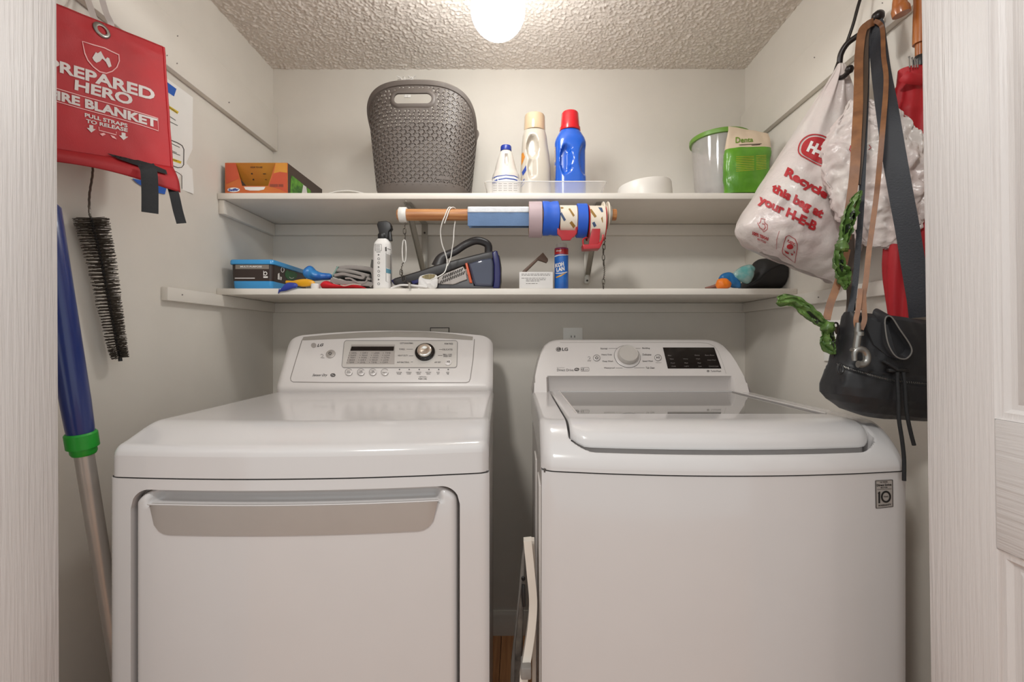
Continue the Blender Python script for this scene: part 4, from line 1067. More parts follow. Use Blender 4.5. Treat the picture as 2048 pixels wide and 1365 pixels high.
# ------------------------------------------------------------------ suspension chains
mat('chain_steel', (120, 114, 104), 0.35, metal=0.8, col2=(70, 64, 58), vscale=90)
def link(g, p, L, w, r, tw, t=Vector((0, 0, -1))):
    x = Vector((math.cos(tw), math.sin(tw), 0)); pts = []
    for k in range(16):
        a = 2 * math.pi * k / 16; c, s = math.cos(a), math.sin(a)
        pts.append(p + x * (w / 2) * (abs(c) ** .7 * (1 if c > 0 else -1)) + t * (L / 2 * s))
    g.tube(pts, r, 6, closed=True)
def chain(path, label, seg, special=None):
    o = thing('hanging_chain', label, 'chain', path[-1])
    tot = spline([P(*q) for q in path], 12)
    for kind, i0, i1 in seg:
        pts = tot[i0:i1 + 1]
        if kind == 'wire': obj('wire_twist', G().tube([p + Vector((.0018 * math.sin(i * 2.0), .0012 * math.cos(i * 2.0), 0)) for i, p in enumerate(pts)], 0.0014, 6), 'chain_steel', o)
        elif kind == 'links':
            n = max(1, int(sum((b - a).length for a, b in zip(pts, pts[1:])) / 0.0125))
            for k in range(n):
                q = pts[int(k * (len(pts) - 1) / n)]
                g = G(); link(g, q + Vector((0, 0, -.006)), 0.0185, 0.0085, 0.0013, (k % 2) * 1.4 + .3); obj('link', g, 'chain_steel', o, smooth=60)
        elif kind == 'long':
            g = G(); a, b = pts[0], pts[-1]; link(g, (a + b) / 2, (a - b).length, 0.012, 0.0019, 0.1); obj('quick_link', g, 'rubber_white', o, smooth=60)
    return o
o = chain([(811, 401, 1.432), (811, 440, 1.43), (809, 462, 1.43), (811, 480, 1.43), (809, 500, 1.43), (806, 525, 1.43), (803, 545, 1.425), (819, 570, 1.42), (819, 577, 1.42)],
      'thin steel chain with white link hanging at the left end of the rod', [('wire', 0, 22), ('links', 22, 36), ('long', 36, 60), ('wire', 60, 74), ('links', 70, 80), ('wire', 80, 95)])
obj('hook_eye', G().tube([P(819, 566, 1.418), P(819, 577.5, 1.418)], 0.0035, 8), 'bracket_metal', o)
o = chain([(1211, 404, 1.435), (1212, 440, 1.43), (1210, 480, 1.43), (1207, 495, 1.43), (1207, 515, 1.43), (1208, 530, 1.43), (1209, 545, 1.43), (1207, 560, 1.428), (1206.5, 577, 1.425)],
      'twisted steel chain hanging at the right end of the rod', [('wire', 0, 32), ('links', 32, 60), ('wire', 60, 84), ('links', 84, 96)])

# white cord thrown over the rod
def pline(*q): return spline([P(u, v, YR + d) for u, v, d in q], 7)
cord = thing('cotton_string', 'thin white cord looped over the wooden rod down to the vacuum', 'string', P(890, 560, YR))
obj('long_strand', G().tube(pline((899, 434, .0215), (905, 420, .014), (901, 414.8, 0), (896, 417.5, -.015), (890, 432, -.0215), (884, 447, -.02), (881, 465, -.01), (884, 488, 0), (890, 505, .01), (894, 520, .018), (894, 530, .02), (889, 545, .004), (876, 554, -.004), (862, 560, .0)), 0.0017, 8), 'rubber_white', cord)
obj('loop_strand', G().tube(pline((896, 434, .022), (911, 421, .014), (907, 415, 0), (900, 418, -.015), (894, 433, -.0215), (889, 447, -.019)), 0.0017, 8), 'rubber_white', cord)
obj('short_strand', G().tube(pline((911, 440, .005), (908, 460, 0), (907, 480, 0), (904, 500, .006), (901, 518, .014), (895, 532, .02)), 0.0017, 8), 'rubber_white', cord)

# ================================================================== things on the upper shelf
ZS = ZU1 + 0.0004
# ------------------------------------------------------------------ tall lattice basket
bk = thing('laundry_basket', 'tall taupe plastic basket with woven lattice walls and slot handle on upper shelf', 'basket', (-0.322, 1.592, ZS))
BCX, BCY = -0.3260, 1.592
def b_top(th):                                             # rim height by direction: arched over the handle ends, dipping on the sides
    n = 2 / 3.1; c = abs(math.cos(th)) ** n; s = abs(math.sin(th)) ** n
    return ZS + 0.3635 - 0.024 * c ** 2.2 - 0.098 * (1 - s) ** 1.3
def b_xy(th, k):                                           # k = height fraction of 0.362
    a = 0.150 + 0.037 * k; b = 0.127 + 0.016 * k; n = 2 / 3.1
    c, s = math.cos(th), math.sin(th)
    return BCX + a * math.copysign(abs(c) ** n, c), BCY + b * math.copysign(abs(s) ** n, s)
def bp(th, z, off=0.0):
    k = (z - ZS) / 0.362; x, y = b_xy(th, k)
    if off:
        e = 1e-3; x2, y2 = b_xy(th + e, k); x1, y1 = b_xy(th - e, k); n = Vector((y2 - y1, -(x2 - x1), 0)).normalized()
        if n.dot(Vector((x - BCX, y - BCY, 0))) < 0: n = -n
        return Vector((x, y, z)) + n * off
    return Vector((x, y, z))
# equal arc-length stations around the wall
NT = 720; acc = [0.0]; pv = bp(0, ZS + .18)
for k in range(1, NT + 1):
    q = bp(2 * math.pi * k / NT, ZS + .18); acc.append(acc[-1] + (q - pv).length); pv = q
per = acc[-1]
def th_of(s):
    s = (s % per); lo, hi = 0, NT
    while hi - lo > 1:
        m = (lo + hi) // 2
        if acc[m] <= s: lo = m
        else: hi = m
    return 2 * math.pi * (lo + (s - acc[lo]) / max(1e-9, acc[hi] - acc[lo])) / NT
CW = per / 36; CH = 0.0215                                 # cell of the weave: two staggered Y shapes
ZB0 = ZS + 0.040
hx0, hx1, hz0, hz1 = -0.398, -0.277, 1.8885, 1.9205          # handle slot on the front
def in_slot(p, m):
    if p.y > BCY: return False
    r = (hz1 - hz0) / 2 + m; zc = (hz0 + hz1) / 2; x = clamp(p.x, hx0 + r - m, hx1 - r + m)
    return (p.x - x) ** 2 + (p.z - zc) ** 2 < r * r
sh_ = G(); yy = G()
ns, rows = 36 * 8, int(0.34 / CH) * 6 + 6
hz = CH / 6
holes = set()
for cidx in range(36):
    for r in range(0, rows // 3 + 1):
        x0 = cidx * 8 + (4 if r % 2 else 0)
        for dx in (2, 5):
            holes.add(((x0 + dx) % ns, r * 3)); holes.add(((x0 + dx) % ns, r * 3 + 1))
th_tab = [th_of(per * i / ns) for i in range(ns)]
vid = {}
def vert(i, j):
    i %= ns
    if (i, j) not in vid:
        th = th_tab[i]; z = min(ZB0 + j * hz, b_top(th) - 0.010); vid[(i, j)] = len(sh_.v); sh_.v.append(bp(th, z))
    return vid[(i, j)]
for j in range(rows):
    for i in range(ns):
        th = th_tab[i]; z = ZB0 + j * hz; zt = b_top(th) - 0.012
        if z > zt: continue
        p = bp(th, z + hz / 2)
        if in_slot(p, 0.004): continue
        if (i, j) in holes and z + hz < zt - .004 and not in_slot(p, 0.014): continue
        sh_.f.append([vert(i, j), vert(i + 1, j), vert(i + 1, j + 1), vert(i, j + 1)]); sh_.m.append(0)
o = obj('lattice_wall', sh_, 'grey_basket', bk, smooth=30); md = o.modifiers.new('shell', 'SOLIDIFY'); md.thickness = 0.0022; md.offset = -1
# raised Y-shaped straps of the weave
def bar(s0, z0, s1, z1, w):
    t0, t1 = th_of(s0), th_of(s1)
    a, b = bp(t0, z0, .0004), bp(t1, z1, .0004); d = (b - a)
    if d.length < 1e-6: return
    n = (bp(t0, z0, .003) - bp(t0, z0)).normalized(); sd = d.normalized().cross(n) * w
    h = n * .0019
    yy.add([a + sd, a - sd, b - sd, b + sd, a + sd * .7 + h, a - sd * .7 + h, b - sd * .7 + h, b + sd * .7 + h], [(4, 5, 6, 7), (0, 1, 5, 4), (1, 2, 6, 5), (2, 3, 7, 6), (3, 0, 4, 7)])
for cidx in range(36):
    for r in range(rows // 3):
        s0 = (cidx + (0.5 if r % 2 else 0)) * CW + CW / 2; z = ZB0 + (r * 3 + 1.5) * hz
        th = th_of(s0)
        if z + .010 > b_top(th) - .014 or in_slot(bp(th, z), .022): continue
        bar(s0, z - .0078, s0, z + .001, .0025); bar(s0, z, s0 - CW * .30, z + .0068, .0023); bar(s0, z, s0 + CW * .30, z + .0068, .0023)
o = obj('weave_straps', yy, 'grey_basket', bk, smooth=0, recalc=False); o['kind'] = 'stuff'
# solid foot band, floor, rim and handle frame
g = G(); NB = 96
g.loft([[bp(2 * math.pi * k / NB, z, of) for k in range(NB)] for z, of in ((ZS, -.012), (ZS + .006, -.006), (ZS + .040, .0015), (ZS + .044, .0015), (ZS + .044, -.002))], True, False)
obj('base', g, 'grey_basket', bk, smooth=35)
g = G(); loops = []
for k in range(121):
    th = 2 * math.pi * k / 120; z = b_top(th)
    loops.append([bp(th, z + dz_, of) for dz_, of in ((-.016, -.002), (-.014, .004), (-.004, .0075), (.0, .006), (.001, .001), (-.004, -.003))])
g.loft(loops, False, False); obj('rim', g, 'grey_basket', bk, smooth=40)
g = G(); loops = []
zc = (hz0 + hz1) / 2; R0 = (hz1 - hz0) / 2
def th_x(x, z):
    lo, hi = math.pi, 2 * math.pi
    for _ in range(40):
        m = (lo + hi) / 2
        if bp(m, z).x < x: lo = m
        else: hi = m
    return (lo + hi) / 2
for k in range(48):
    a = 2 * math.pi * k / 48; cx_ = hx1 - R0 if math.cos(a) > 0 else hx0 + R0
    l = []
    for m, of in ((0, -.003), (0, .0035), (.003, .0045), (.009, .0042), (.013, .0005)):
        x = cx_ + (R0 + m) * math.cos(a); z = zc + (R0 + m) * math.sin(a); l.append(bp(th_x(x, z), z, of))
    loops.append(l)
loops.append(loops[0]); g.loft(loops, False, False, closed=False); obj('handle_frame', g, 'grey_basket', bk, smooth=50)
fb_ = sh_.bvh()
g = G().prism([bp(th_x(x, z), z, .002) for x, z in ((P(872, 353, 1.46).x, P(0, 358, 1.46).z), (P(898, 353, 1.46).x, P(0, 358, 1.46).z), (P(898, 353, 1.46).x, P(0, 351, 1.46).z), (P(872, 353, 1.46).x, P(0, 351, 1.46).z))], (0, -.0015, 0))
obj('name_tag', g, 'grey_basket', bk)
# linen inside the basket
g = G()
def linen(s, t):
    th = 2 * math.pi * s; r = (1 - t) ** .32
    z = ZS + .045 + .275 * (t ** .45) + .02 * noise.noise(Vector((math.cos(th) * 2 * r, math.sin(th) * 2 * r, 3)))
    k = .5; a, b = (.138 + .037 * clamp((z - ZS) / .362)) * .93, .127 * .93
    yl = b * r * math.sin(th); z = ZS + .045 + (z - ZS - .045) * lerp(.10, 1.0, sm(yl / b * .55 + .45))
    return Vector((BCX + a * r * math.cos(th), BCY + yl, z))
g.grid(linen, 40, 20, cu=True)
thing1('folded_linen', g, 'white_cloth', 'pale folded linen inside the taupe lattice basket', 'linen', smooth=60)
g = G(); rng = random.Random(5)
b0 = P(815, 167, 1.60)
for k in range(16):
    x = rng.uniform(-.02, .02); h = rng.uniform(.016, .028)
    g.tube(spline([b0 + Vector((x * .5, 0, -.05)), b0 + Vector((x, 0, h * .5)), b0 + Vector((x * 1.5 + rng.uniform(-.012, .004), rng.uniform(-.01, .01), h))], 4), [.0016] * 9, 5)
o = thing1('fringe_tassel', g, 'white_cloth', 'tuft of white fringe showing above the basket rim', 'fringe'); o['kind'] = 'stuff'

# ------------------------------------------------------------------ orange window box
mat('box_orange', (198, 112, 48), 0.5, col2=(186, 78, 44), vscale=7, stretch=(1, 1, 1.6))
mat('box_amber', (206, 142, 48), 0.5, col2=(196, 120, 44), vscale=9)
mat('box_red', (188, 78, 48), 0.5, var=.05)
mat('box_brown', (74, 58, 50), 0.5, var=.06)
mat('leaf_green', (104, 164, 52), 0.5, col2=(50, 98, 34), vscale=55)
mat('label_blue', (36, 66, 150), 0.45); mat('label_white', (226, 222, 218), 0.5)
bxo = thing('refill_box', 'orange cardboard box with cut-out window at the left end of upper shelf', 'box', (-.83, 1.55, ZS))
X0_, X1_, Y0_, Y1_ = P(450, 0, 1.445).x, P(575, 0, 1.445).x, 1.445, 1.700
H = P(0, 326, 1.445).z - ZS
win = [(x, z) for x, z in ((P(471, 0, Y0_).x, H), (P(484, 0, Y0_).x, P(0, 372, Y0_).z - ZS), (P(536, 0, Y0_).x, P(0, 372, Y0_).z - ZS), (P(551, 0, Y0_).x, H))]
def bx3(x, z, y=Y0_): return Vector((x, y, ZS + z))
g = G(); th = .0022
g.prism([bx3(X0_, 0), bx3(X1_, 0), bx3(X1_, H), bx3(win[3][0], H), bx3(*win[2]), bx3(*win[1]), bx3(win[0][0], H), bx3(X0_, H)], (0, th, 0))
ff = obj('front_panel', g, 'box_orange', bxo, smooth=0); fbv = g.bvh()
obj('left_panel', G().box((X0_, Y0_ + th, ZS), (X0_ + th, Y1_, ZS + H)), 'box_brown', bxo, smooth=0)
rp_ = G().box((X1_ - th, Y0_ + th, ZS), (X1_, Y1_, ZS + H)); obj('right_panel', rp_, 'box_brown', bxo, smooth=0)
obj('back_panel', G().box((X0_ + th, Y1_ - th, ZS), (X1_ - th, Y1_, ZS + H)), 'box_amber', bxo, smooth=0)
obj('bottom_panel', G().box((X0_ + th, Y0_ + th, ZS), (X1_ - th, Y1_ - th, ZS + th)), 'box_brown', bxo, smooth=0)
tf = G().prism([bx3(X0_ + .004, H), bx3(X1_ - .004, H), bx3(X1_ - .012, H * .34, Y0_ + .05), bx3(X0_ + .05, H * .30, Y0_ + .05)], (0, .0015, .001)); obj('inner_flap', tf, 'box_amber', bxo, smooth=0)
obj('content_pack', G().rbox((X0_ + .012, Y0_ + .02, ZS + th), (X0_ + .06, Y0_ + .2, ZS + .032), .004, 2), 'label_blue', bxo)
decal('print_amber', Flat().poly([(551.5, 326.5), (574.5, 326.5), (574.5, 346), (560, 344), (547.5, 347)]), fbv, 'box_amber', ff, .0005)
decal('print_red', Flat().poly([(547.5, 347), (560, 344), (574.5, 346.5), (574.5, 386), (560, 379), (537, 372)]), fbv, 'box_red', ff, .0005)
decal('print_red', Flat().poly([(451.5, 330), (470, 327), (478, 357), (460, 365), (452, 369)]), fbv, 'box_red', ff, .0005)
decal('oval_tab', Flat().poly([(488, 374), (531, 374), (528, 379.5), (518, 381.5), (500, 381.5), (491, 379.5)]), fbv, 'label_white', ff, .0006)
decal('logo_plate', Flat().disc(467.5, 380, 12.5, 4.6, 24), fbv, 'label_white', ff, .0006)
f = Flat(); f.text('Swiffer', (457, 383.5), (478, 382), (478.5, 376.5), (457, 377.6), .05, .2); decal('logo_lettering', f, fbv, 'label_blue', ff, .001)
f = Flat()
for y in (369.5, 371.5, 373.5): f.rect(540, y - .4, 556, y + .4); f.rect(557.5, y - .4, 567, y + .4)
decal('fine_print', f, fbv, 'box_brown', ff, .001)
f = Flat(); f.textbox('HOW TO USE', 501, 333, 525, 336.2, .02); f.disc(504, 347.5, 1.8, 1.6); f.disc(507, 359, 1.8, 1.6); f.rect(526, 347, 532, 348.4); f.rect(530, 358.5, 534, 359.5)
decal('flap_print', f, tf.bvh(), 'box_brown', bxo, .001)
rbv = rp_.bvh()
decal('leaf_print', Flat().poly([(582, 351), (586, 353), (600, 364), (612, 374), (621, 381), (622.5, 387), (580, 387)]), rbv, 'leaf_green', bxo, .0006, 8)
decal('leaf_print_pale', Flat().poly([(606, 370), (612, 374), (614, 387), (603, 387)]), rbv, 'label_white', bxo, .001, 8)
# ------------------------------------------------------------------ white mat lying between box and basket
g = G().grid(lambda s, t: Vector((lerp(P(650, 0, 1.48).x, P(748, 0, 1.48).x, s), lerp(1.45, 1.62, t), ZS + .0015 + .013 * math.sin(math.pi * s) ** 1.3 * (1 - .5 * t) + .0012 * noise.noise(Vector((s * 30, t * 30, 0))))), 40, 20)
o = thing1('lace_mat', g, 'white_cloth', 'thin white crumpled mat on upper shelf left of the basket', 'mat', smooth=60); md = o.modifiers.new('cloth', 'SOLIDIFY'); md.thickness = .002; md.offset = -1

# ------------------------------------------------------------------ clear tray with three laundry bottles
mat('clear_plastic', (236, 232, 228), 0.12, trans=0.0, alpha=0.26, spec=0.8)
X0_, X1_ = P(969, 0, 1.44).x, P(1214, 0, 1.44).x; ZT = ZS + .0385
tr = thing('clear_tray', 'clear plastic tray under the three laundry bottles', 'tray', ((X0_ + X1_) / 2, 1.53, ZS))
Yt0, Yt1 = 1.438, 1.625
g = G()
def trl(ins, z): return [Vector((x, y, z)) for x, y in ((X0_ + ins, Yt0 + ins), (X1_ - ins, Yt0 + ins), (X1_ - ins, Yt1 - ins), (X0_ + ins, Yt1 - ins))]
def rloop(ins, z, r=.012):
    out = []
    for cx_, cy_, a in ((X1_ - ins - r, Yt0 + ins + r, -90), (X1_ - ins - r, Yt1 - ins - r, 0), (X0_ + ins + r, Yt1 - ins - r, 90), (X0_ + ins + r, Yt0 + ins + r, 180)):
        for k in range(5):
            q = math.radians(a + 22.5 * k); out.append(Vector((cx_ + r * math.cos(q), cy_ + r * math.sin(q), z)))
    return out
g.loft([rloop(.012, ZS), rloop(.010, ZS + .004), rloop(.001, ZT - .002), rloop(0, ZT), rloop(.0025, ZT), rloop(.0035, ZT - .003), rloop(.0125, ZS + .005), rloop(.0145, ZS + .0025)], True, True)
obj('tray_body', g, 'clear_plastic', tr, smooth=40)
obj('tray_rim', G().tube(rloop(.0, ZT), .0014, 6, closed=True), 'label_white', tr)
obj('tray_foot', G().tube(rloop(.011, ZS + .0016), .0014, 6, closed=True), 'label_white', tr)
BZ = ZS + .0032
def bottle_body(cx, cy, prof, m=56, scoops=(), rot=0.0):
    """prof: (z, rx, ry, n, dx); scoops: (x, z, wx, wz, depth, sharp) hollows pressed into the side facing -y"""
    g = G(); loops = []
    zz = []
    for (a, b) in zip(prof, prof[1:]):
        n = max(1, int((b[0] - a[0]) / .005))
        for k in range(n): zz.append([lerp(p, q, k / n) for p, q in zip(a, b)])
    zz.append(list(prof[-1]))
    for z, rx, ry, n, dx in zz:
        l = sup(cx + dx, cy, BZ + z, rx, ry, n, m, rot)
        for p in l:
            for sx, sz, wx, wz, dp, pw in scoops:
                if p.y < cy:
                    q = ((p.x - cx - sx) / wx) ** 2 + ((z - sz) / wz) ** 2
                    if q < 1: p.y += dp * min(1, (1 - q) * pw)
        loops.append(l)
    return g.loft(loops)
mat('bleach_white', (204, 196, 187), 0.3, var=.01, sss=0.0)
mat('bottle_cream', (188, 178, 164), 0.3, var=.01)
mat('cap_tan', (214, 186, 152), 0.12, alpha=.82, coat=.4)
mat('bottle_blue', (26, 88, 190), 0.2, coat=.4, var=.02)
mat('cap_red', (206, 22, 36), 0.2, coat=.4, var=.02)
mat('cap_blue', (30, 52, 140), 0.35)
# bleach jug
YJ = 1.525; cx = P(1012, 0, YJ).x
zz_ = lambda v: P(0, v, YJ).z - BZ
jug = thing('bleach_jug', 'small white jug with dark blue cap at the left of the clear tray', 'bottle', (cx, YJ, BZ))
w = lambda px: px * YJ / F / 2
prof = [(0, w(52), .036, 2.6, 0), (.004, w(56), .040, 2.6, 0), (zz_(362), w(56), .041, 2.5, 0), (zz_(352), w(53), .039, 2.3, 0), (zz_(345), w(46), .034, 2.1, 0), (zz_(335), w(41), .030, 2, -.001), (zz_(318), w(32), .024, 2, -.001), (zz_(306), w(24), .018, 2, 0), (zz_(303), w(19), .0155, 2, 0), (zz_(301), w(18), .015, 2, 0)]
jb = bottle_body(cx, YJ, prof, scoops=((.002, zz_(325), .0065, .022, .010, 3),))
obj('body', jb, 'bleach_white', jug, smooth=50)
obj('cap', G().lathe((cx, YJ, BZ), [(w(21.5), zz_(303)), (w(22), zz_(302)), (w(21.5), zz_(294.5)), (w(20), zz_(293)), (.001, zz_(292.6))], 28), 'cap_blue', jug, smooth=40)
jv = jb.bvh()
decal('label', Flat().poly([(985, 387), (985, 357), (995, 353), (1012, 350.5), (1028, 352.5), (1039, 357), (1039, 387)]), jv, 'label_white', jug, .0007, 6)
f = Flat(); f.stroke([(985, 357), (995, 353), (1012, 350.5), (1028, 352.5), (1039, 357)], 1.6); f.poly([(985, 363), (995, 358.5), (995, 364), (985, 369)]); f.stroke([(997, 359.5), (1012, 357), (1028, 359), (1038, 363)], 2.2)
decal('label_print', f, jv, 'label_blue', jug, .0012, 6)
f = Flat()
for k in range(5):
    for j in range(4): f.rect(987 + k * 10, 367 + j * 4.5, 987 + k * 10 + 7, 368.4 + j * 4.5)
decal('fine_print', f, jv, 'print_grey', jug, .0012, 6)
# cream detergent bottle
YD = 1.545; cx = P(1071, 0, YD).x; w = lambda px: px * YD / F / 2; zz_ = lambda v: P(0, v, YD).z - BZ
bt = thing('detergent_bottle', 'cream white detergent bottle with see-through tan cap on the clear tray', 'bottle', (cx, YD, BZ))
prof = [(0, w(56), .038, 3, 0), (.005, w(61), .042, 3, 0), (zz_(340), w(60), .043, 3, 0), (zz_(315), w(56), .042, 2.8, -.001), (zz_(290), w(51), .040, 2.6, -.003), (zz_(275), w(48), .037, 2.4, -.003), (zz_(266), w(44), .032, 2.2, -.003), (zz_(262), w(42), .0295, 2, -.003), (zz_(260.5), w(40), .028, 2, -.003)]
bb_ = bottle_body(cx, YD, prof, m=80, scoops=((-.012, zz_(303), .020, .043, .020, 2.2), (-.014, zz_(345), .014, .035, .008, 2)))
obj('body', bb_, 'bottle_cream', bt, smooth=60)
c2_ = cx - .003
obj('cap', G().lathe((c2_, YD, BZ), [(w(42), zz_(264)), (w(42.5), zz_(262)), (w(41), zz_(235)), (w(39), zz_(232.5)), (.001, zz_(232.5))], 32), 'cap_tan', bt, smooth=40)
bvv = bb_.bvh()
decal('label_yellow', Flat().poly([(1043.5, 308), (1047, 305), (1050, 314), (1046, 325), (1043, 332)]), bvv, 'box_amber', bt, .0008, 5)
decal('label_blue_print', Flat().poly([(1044, 345), (1052, 331), (1053, 341), (1046, 352)]).stroke([(1043, 368), (1049, 358)], 1.2).stroke([(1043, 374), (1049, 366)], 1.2), bvv, 'label_blue', bt, .0008, 5)
# blue bottle
YQ = 1.535; cx = P(1140, 0, YQ).x; w = lambda px: px * YQ / F / 2; zz_ = lambda v: P(0, v, YQ).z - BZ
bt = thing('stain_remover_bottle', 'glossy blue bottle with red cap at the right of the clear tray', 'bottle', (cx, YQ, BZ))
prof = [(0, w(58), .036, 3, 0), (.005, w(62), .040, 3.2, 0), (zz_(340), w(62), .041, 3.2, 0), (zz_(300), w(62), .041, 3, 0), (zz_(288), w(62), .041, 2.8, 0), (zz_(280), w(58), .039, 2.5, 0), (zz_(272), w(50), .035, 2.2, 0), (zz_(266), w(43), .031, 2, 0), (zz_(262), w(39), .0285, 2, 0)]
qb = bottle_body(cx, YQ, prof, m=88, scoops=((-.0185, zz_(327), .0195, .050, .018, 3.0), (.045, zz_(325), .020, .055, .014, 3.0)))
obj('body', qb, 'bottle_blue', bt, smooth=60)
obj('cap', G().lathe((cx, YQ, BZ), [(w(40), zz_(264)), (w(42), zz_(263)), (w(41), zz_(257)), (w(38), zz_(256)), (w(34), zz_(229)), (w(31), zz_(226.5)), (.001, zz_(226))], 32), 'cap_red', bt, smooth=35)
decal('label_edge', Flat().poly([(1108.5, 292), (1111.5, 288), (1112, 330), (1111, 362), (1108.5, 362)]), qb.bvh(), 'cap_tan', bt, .0008, 6)

# ------------------------------------------------------------------ upturned white bowl
mat('bowl_white', (222, 216, 208), 0.35, var=.01)
cx = P(1291, 0, 1.52).x
rB = 54.5 * 1.52 / F
hB = P(0, 348, 1.52 - rB).z - ZS
g = G().lathe((cx, 1.535, ZS), [(rB * .93, 0), (rB, .001), (rB * 1.005, .004), (rB * .995, hB * .5), (rB * .965, hB - .006), (rB * .94, hB - .001), (rB * .91, hB), (.001, hB - .002)], 48)
g.T = None
for p in g.v: p.z += (p.x - cx) * .10 * clamp((p.z - ZS) / hB)
thing1('pet_bowl', g, 'bowl_white', 'low round white bowl turned upside down on the upper shelf', 'bowl', smooth=40)

# ------------------------------------------------------------------ clear canister with green lid
mat('canister_clear', (214, 208, 204), 0.08, alpha=.38, spec=.8)
mat('lid_green', (106, 150, 52), 0.4, var=.03)
mat('powder_grey', (176, 168, 164), 0.9, col2=(140, 132, 128), vscale=60, bump=.4, bscale=80)
YCn = 1.602; cx = P(1439, 0, YCn).x
cn = thing('food_canister', 'clear round canister with green lid at the right end of upper shelf', 'canister', (cx, YCn, ZS))
r = 53 * YCn / F; hC = P(0, 259, YCn - r).z - ZS
obj('jar', G().lathe((cx, YCn, ZS), [(r * .80, 0), (r * .84, .003), (r * .99, hC - .02), (r, hC), (r - .002, hC), (r * .985 - .002, hC - .02), (r * .84 - .002, .005), (.001, .004)], 48, None, True, True), 'canister_clear', cn, smooth=40)
obj('lid', G().lathe((cx, YCn, ZS), [(r * 1.0, hC - .008), (r * 1.065, hC - .007), (r * 1.075, hC - .002), (r * 1.07, hC + .007), (r * 1.02, hC + .0095), (.001, hC + .009)], 48), 'lid_green', cn, smooth=35)
g = G().lathe((cx, YCn, ZS), [(r * .80, .006), (r * .86, .04), (r * .87, .05), (r * .5, .062), (.001, .066)], 40)
for p in g.v: p.z += .012 * noise.noise(p * 22) if p.z > ZS + .03 else 0
o = obj('contents', g, 'powder_grey', cn, smooth=60)
# ------------------------------------------------------------------ green treat pouch
mat('pouch_green', (98, 154, 44), 0.25, bump=.3, bscale=30, bdist=.01, col2=(78, 132, 34), vscale=14)
mat('pouch_cream', (206, 186, 162), 0.35, bump=.2, bscale=30, bdist=.01)
pc = thing('treat_pouch', 'crumpled green and beige treat pouch standing by the green-lidded canister', 'pouch', P(1495, 387, 1.46))
rowsP = [((1449, 389), (1541, 389), .022), ((1447.5, 360), (1537, 360), .026), ((1447, 335), (1537, 330), .026), ((1448, 310), (1541, 306), .024), ((1450, 300), (1541, 297), .021), ((1453, 280), (1540, 280), .012), ((1456, 262), (1536, 268), .005), ((1456.5, 253), (1532, 266), .0015)]
def pouch(s, t):
    q = t * (len(rowsP) - 1); i = min(int(q), len(rowsP) - 2); k = q - i
    a, b = rowsP[i], rowsP[i + 1]; d = lerp(a[2], b[2], k)
    L = Vector(a[0]).lerp(Vector(b[0]), k); R = Vector(a[1]).lerp(Vector(b[1]), k)
    th = 2 * math.pi * s; c = .5 + .5 * math.copysign(abs(math.cos(th)) ** .8, math.cos(th))
    u = lerp(L.x, R.x, c); v = lerp(L.y, R.y, c); sn = math.sin(th)
    Y = 1.472 - d * math.copysign(abs(sn) ** .7, sn) * 1.0 + .004 * noise.noise(Vector((u * .06, v * .06, 3)))
    p = P(u, v, 1.472); p.y = max(Y, SHF + .006); p.z = max(p.z, ZS); return p
g1 = G().grid(lambda s, t: pouch(s, t * .56), 48, 22, cu=True); obj('lower_wrap', g1, 'pouch_green', pc, smooth=60)
g2 = G().grid(lambda s, t: pouch(s, .56 + t * .44), 48, 18, cu=True); obj('upper_wrap', g2, 'pouch_cream', pc, smooth=60)
pv1, pv2 = g1.bvh(), g2.bvh()
mat('print_olive', (98, 136, 30), 0.5)
f = Flat(); f.text('Denta', (1471, 287), (1506, 284), (1506, 275), (1471, 275), .02); decal('lettering', f, pv2, 'print_olive', pc, .0012, 5)
f = Flat()
for a, b in (((1478, 290.5), (1523, 288)), ((1503, 291), (1520, 289.8)), ((1482, 297.5), (1525, 294.5)), ((1488, 300.5), (1524, 297.5))): f.stroke([a, b], 1.2)
decal('print', f, pv2, 'box_brown', pc, .0012, 5)
f = Flat()
for j in range(9): f.stroke([(1472, 314 + j * 3.6), (1508, 313 + j * 3.4)], .5)
for j in range(9): f.stroke([(1512, 312 + j * 3.4), (1532, 311 + j * 3.3)], .5)
decal('fine_print', f, pv1, 'marker_yellow', pc, .0012, 8)

# ================================================================== things on the lower shelf
ZS2 = ZL1 + 0.0004
mat('tub_blue', (58, 146, 204), 0.3, coat=.2); mat('tub_label', (52, 40, 36), 0.4, var=.05); mat('tub_green', (20, 92, 44), 0.4)
mat('silicone_grey', (132, 122, 112), 0.5)
def frustum(x0, x1, y0, y1, z0, z1, ins, r=.012):
    def lp(i, z):
        out = []
        for cx_, cy_, a in ((x1 - i - r, y0 + i + r, -90), (x1 - i - r, y1 - i - r, 0), (x0 + i + r, y1 - i - r, 90), (x0 + i + r, y0 + i + r, 180)):
            for k in range(6):
                q = math.radians(a + 18 * k); out.append(Vector((cx_ + r * math.cos(q), cy_ + r * math.sin(q), z)))
        return out
    return lp
Yt = 1.442; xa, xb = P(458, 0, Yt).x, P(546, 0, Yt).x; ya, yb = Yt, 1.69
zv = lambda v: P(0, v, Yt).z
tub = thing('storage_tub', 'blue tub with black label wrap and snap lid on lower shelf', 'tub', ((xa + xb) / 2, 1.55, ZS2))
lp = frustum(xa, xb, ya, yb, 0, 0, 0)
low = G().loft([lp(.011, ZS2), lp(.007, ZS2 + .006), lp(.006, zv(562))]); obj('lower_body', low, 'tub_blue', tub, smooth=40)
mid = G().loft([lp(.0055, zv(562)), lp(.004, zv(545)), lp(.0035, zv(529))]); obj('label_wrap', mid, 'tub_label', tub, smooth=40)
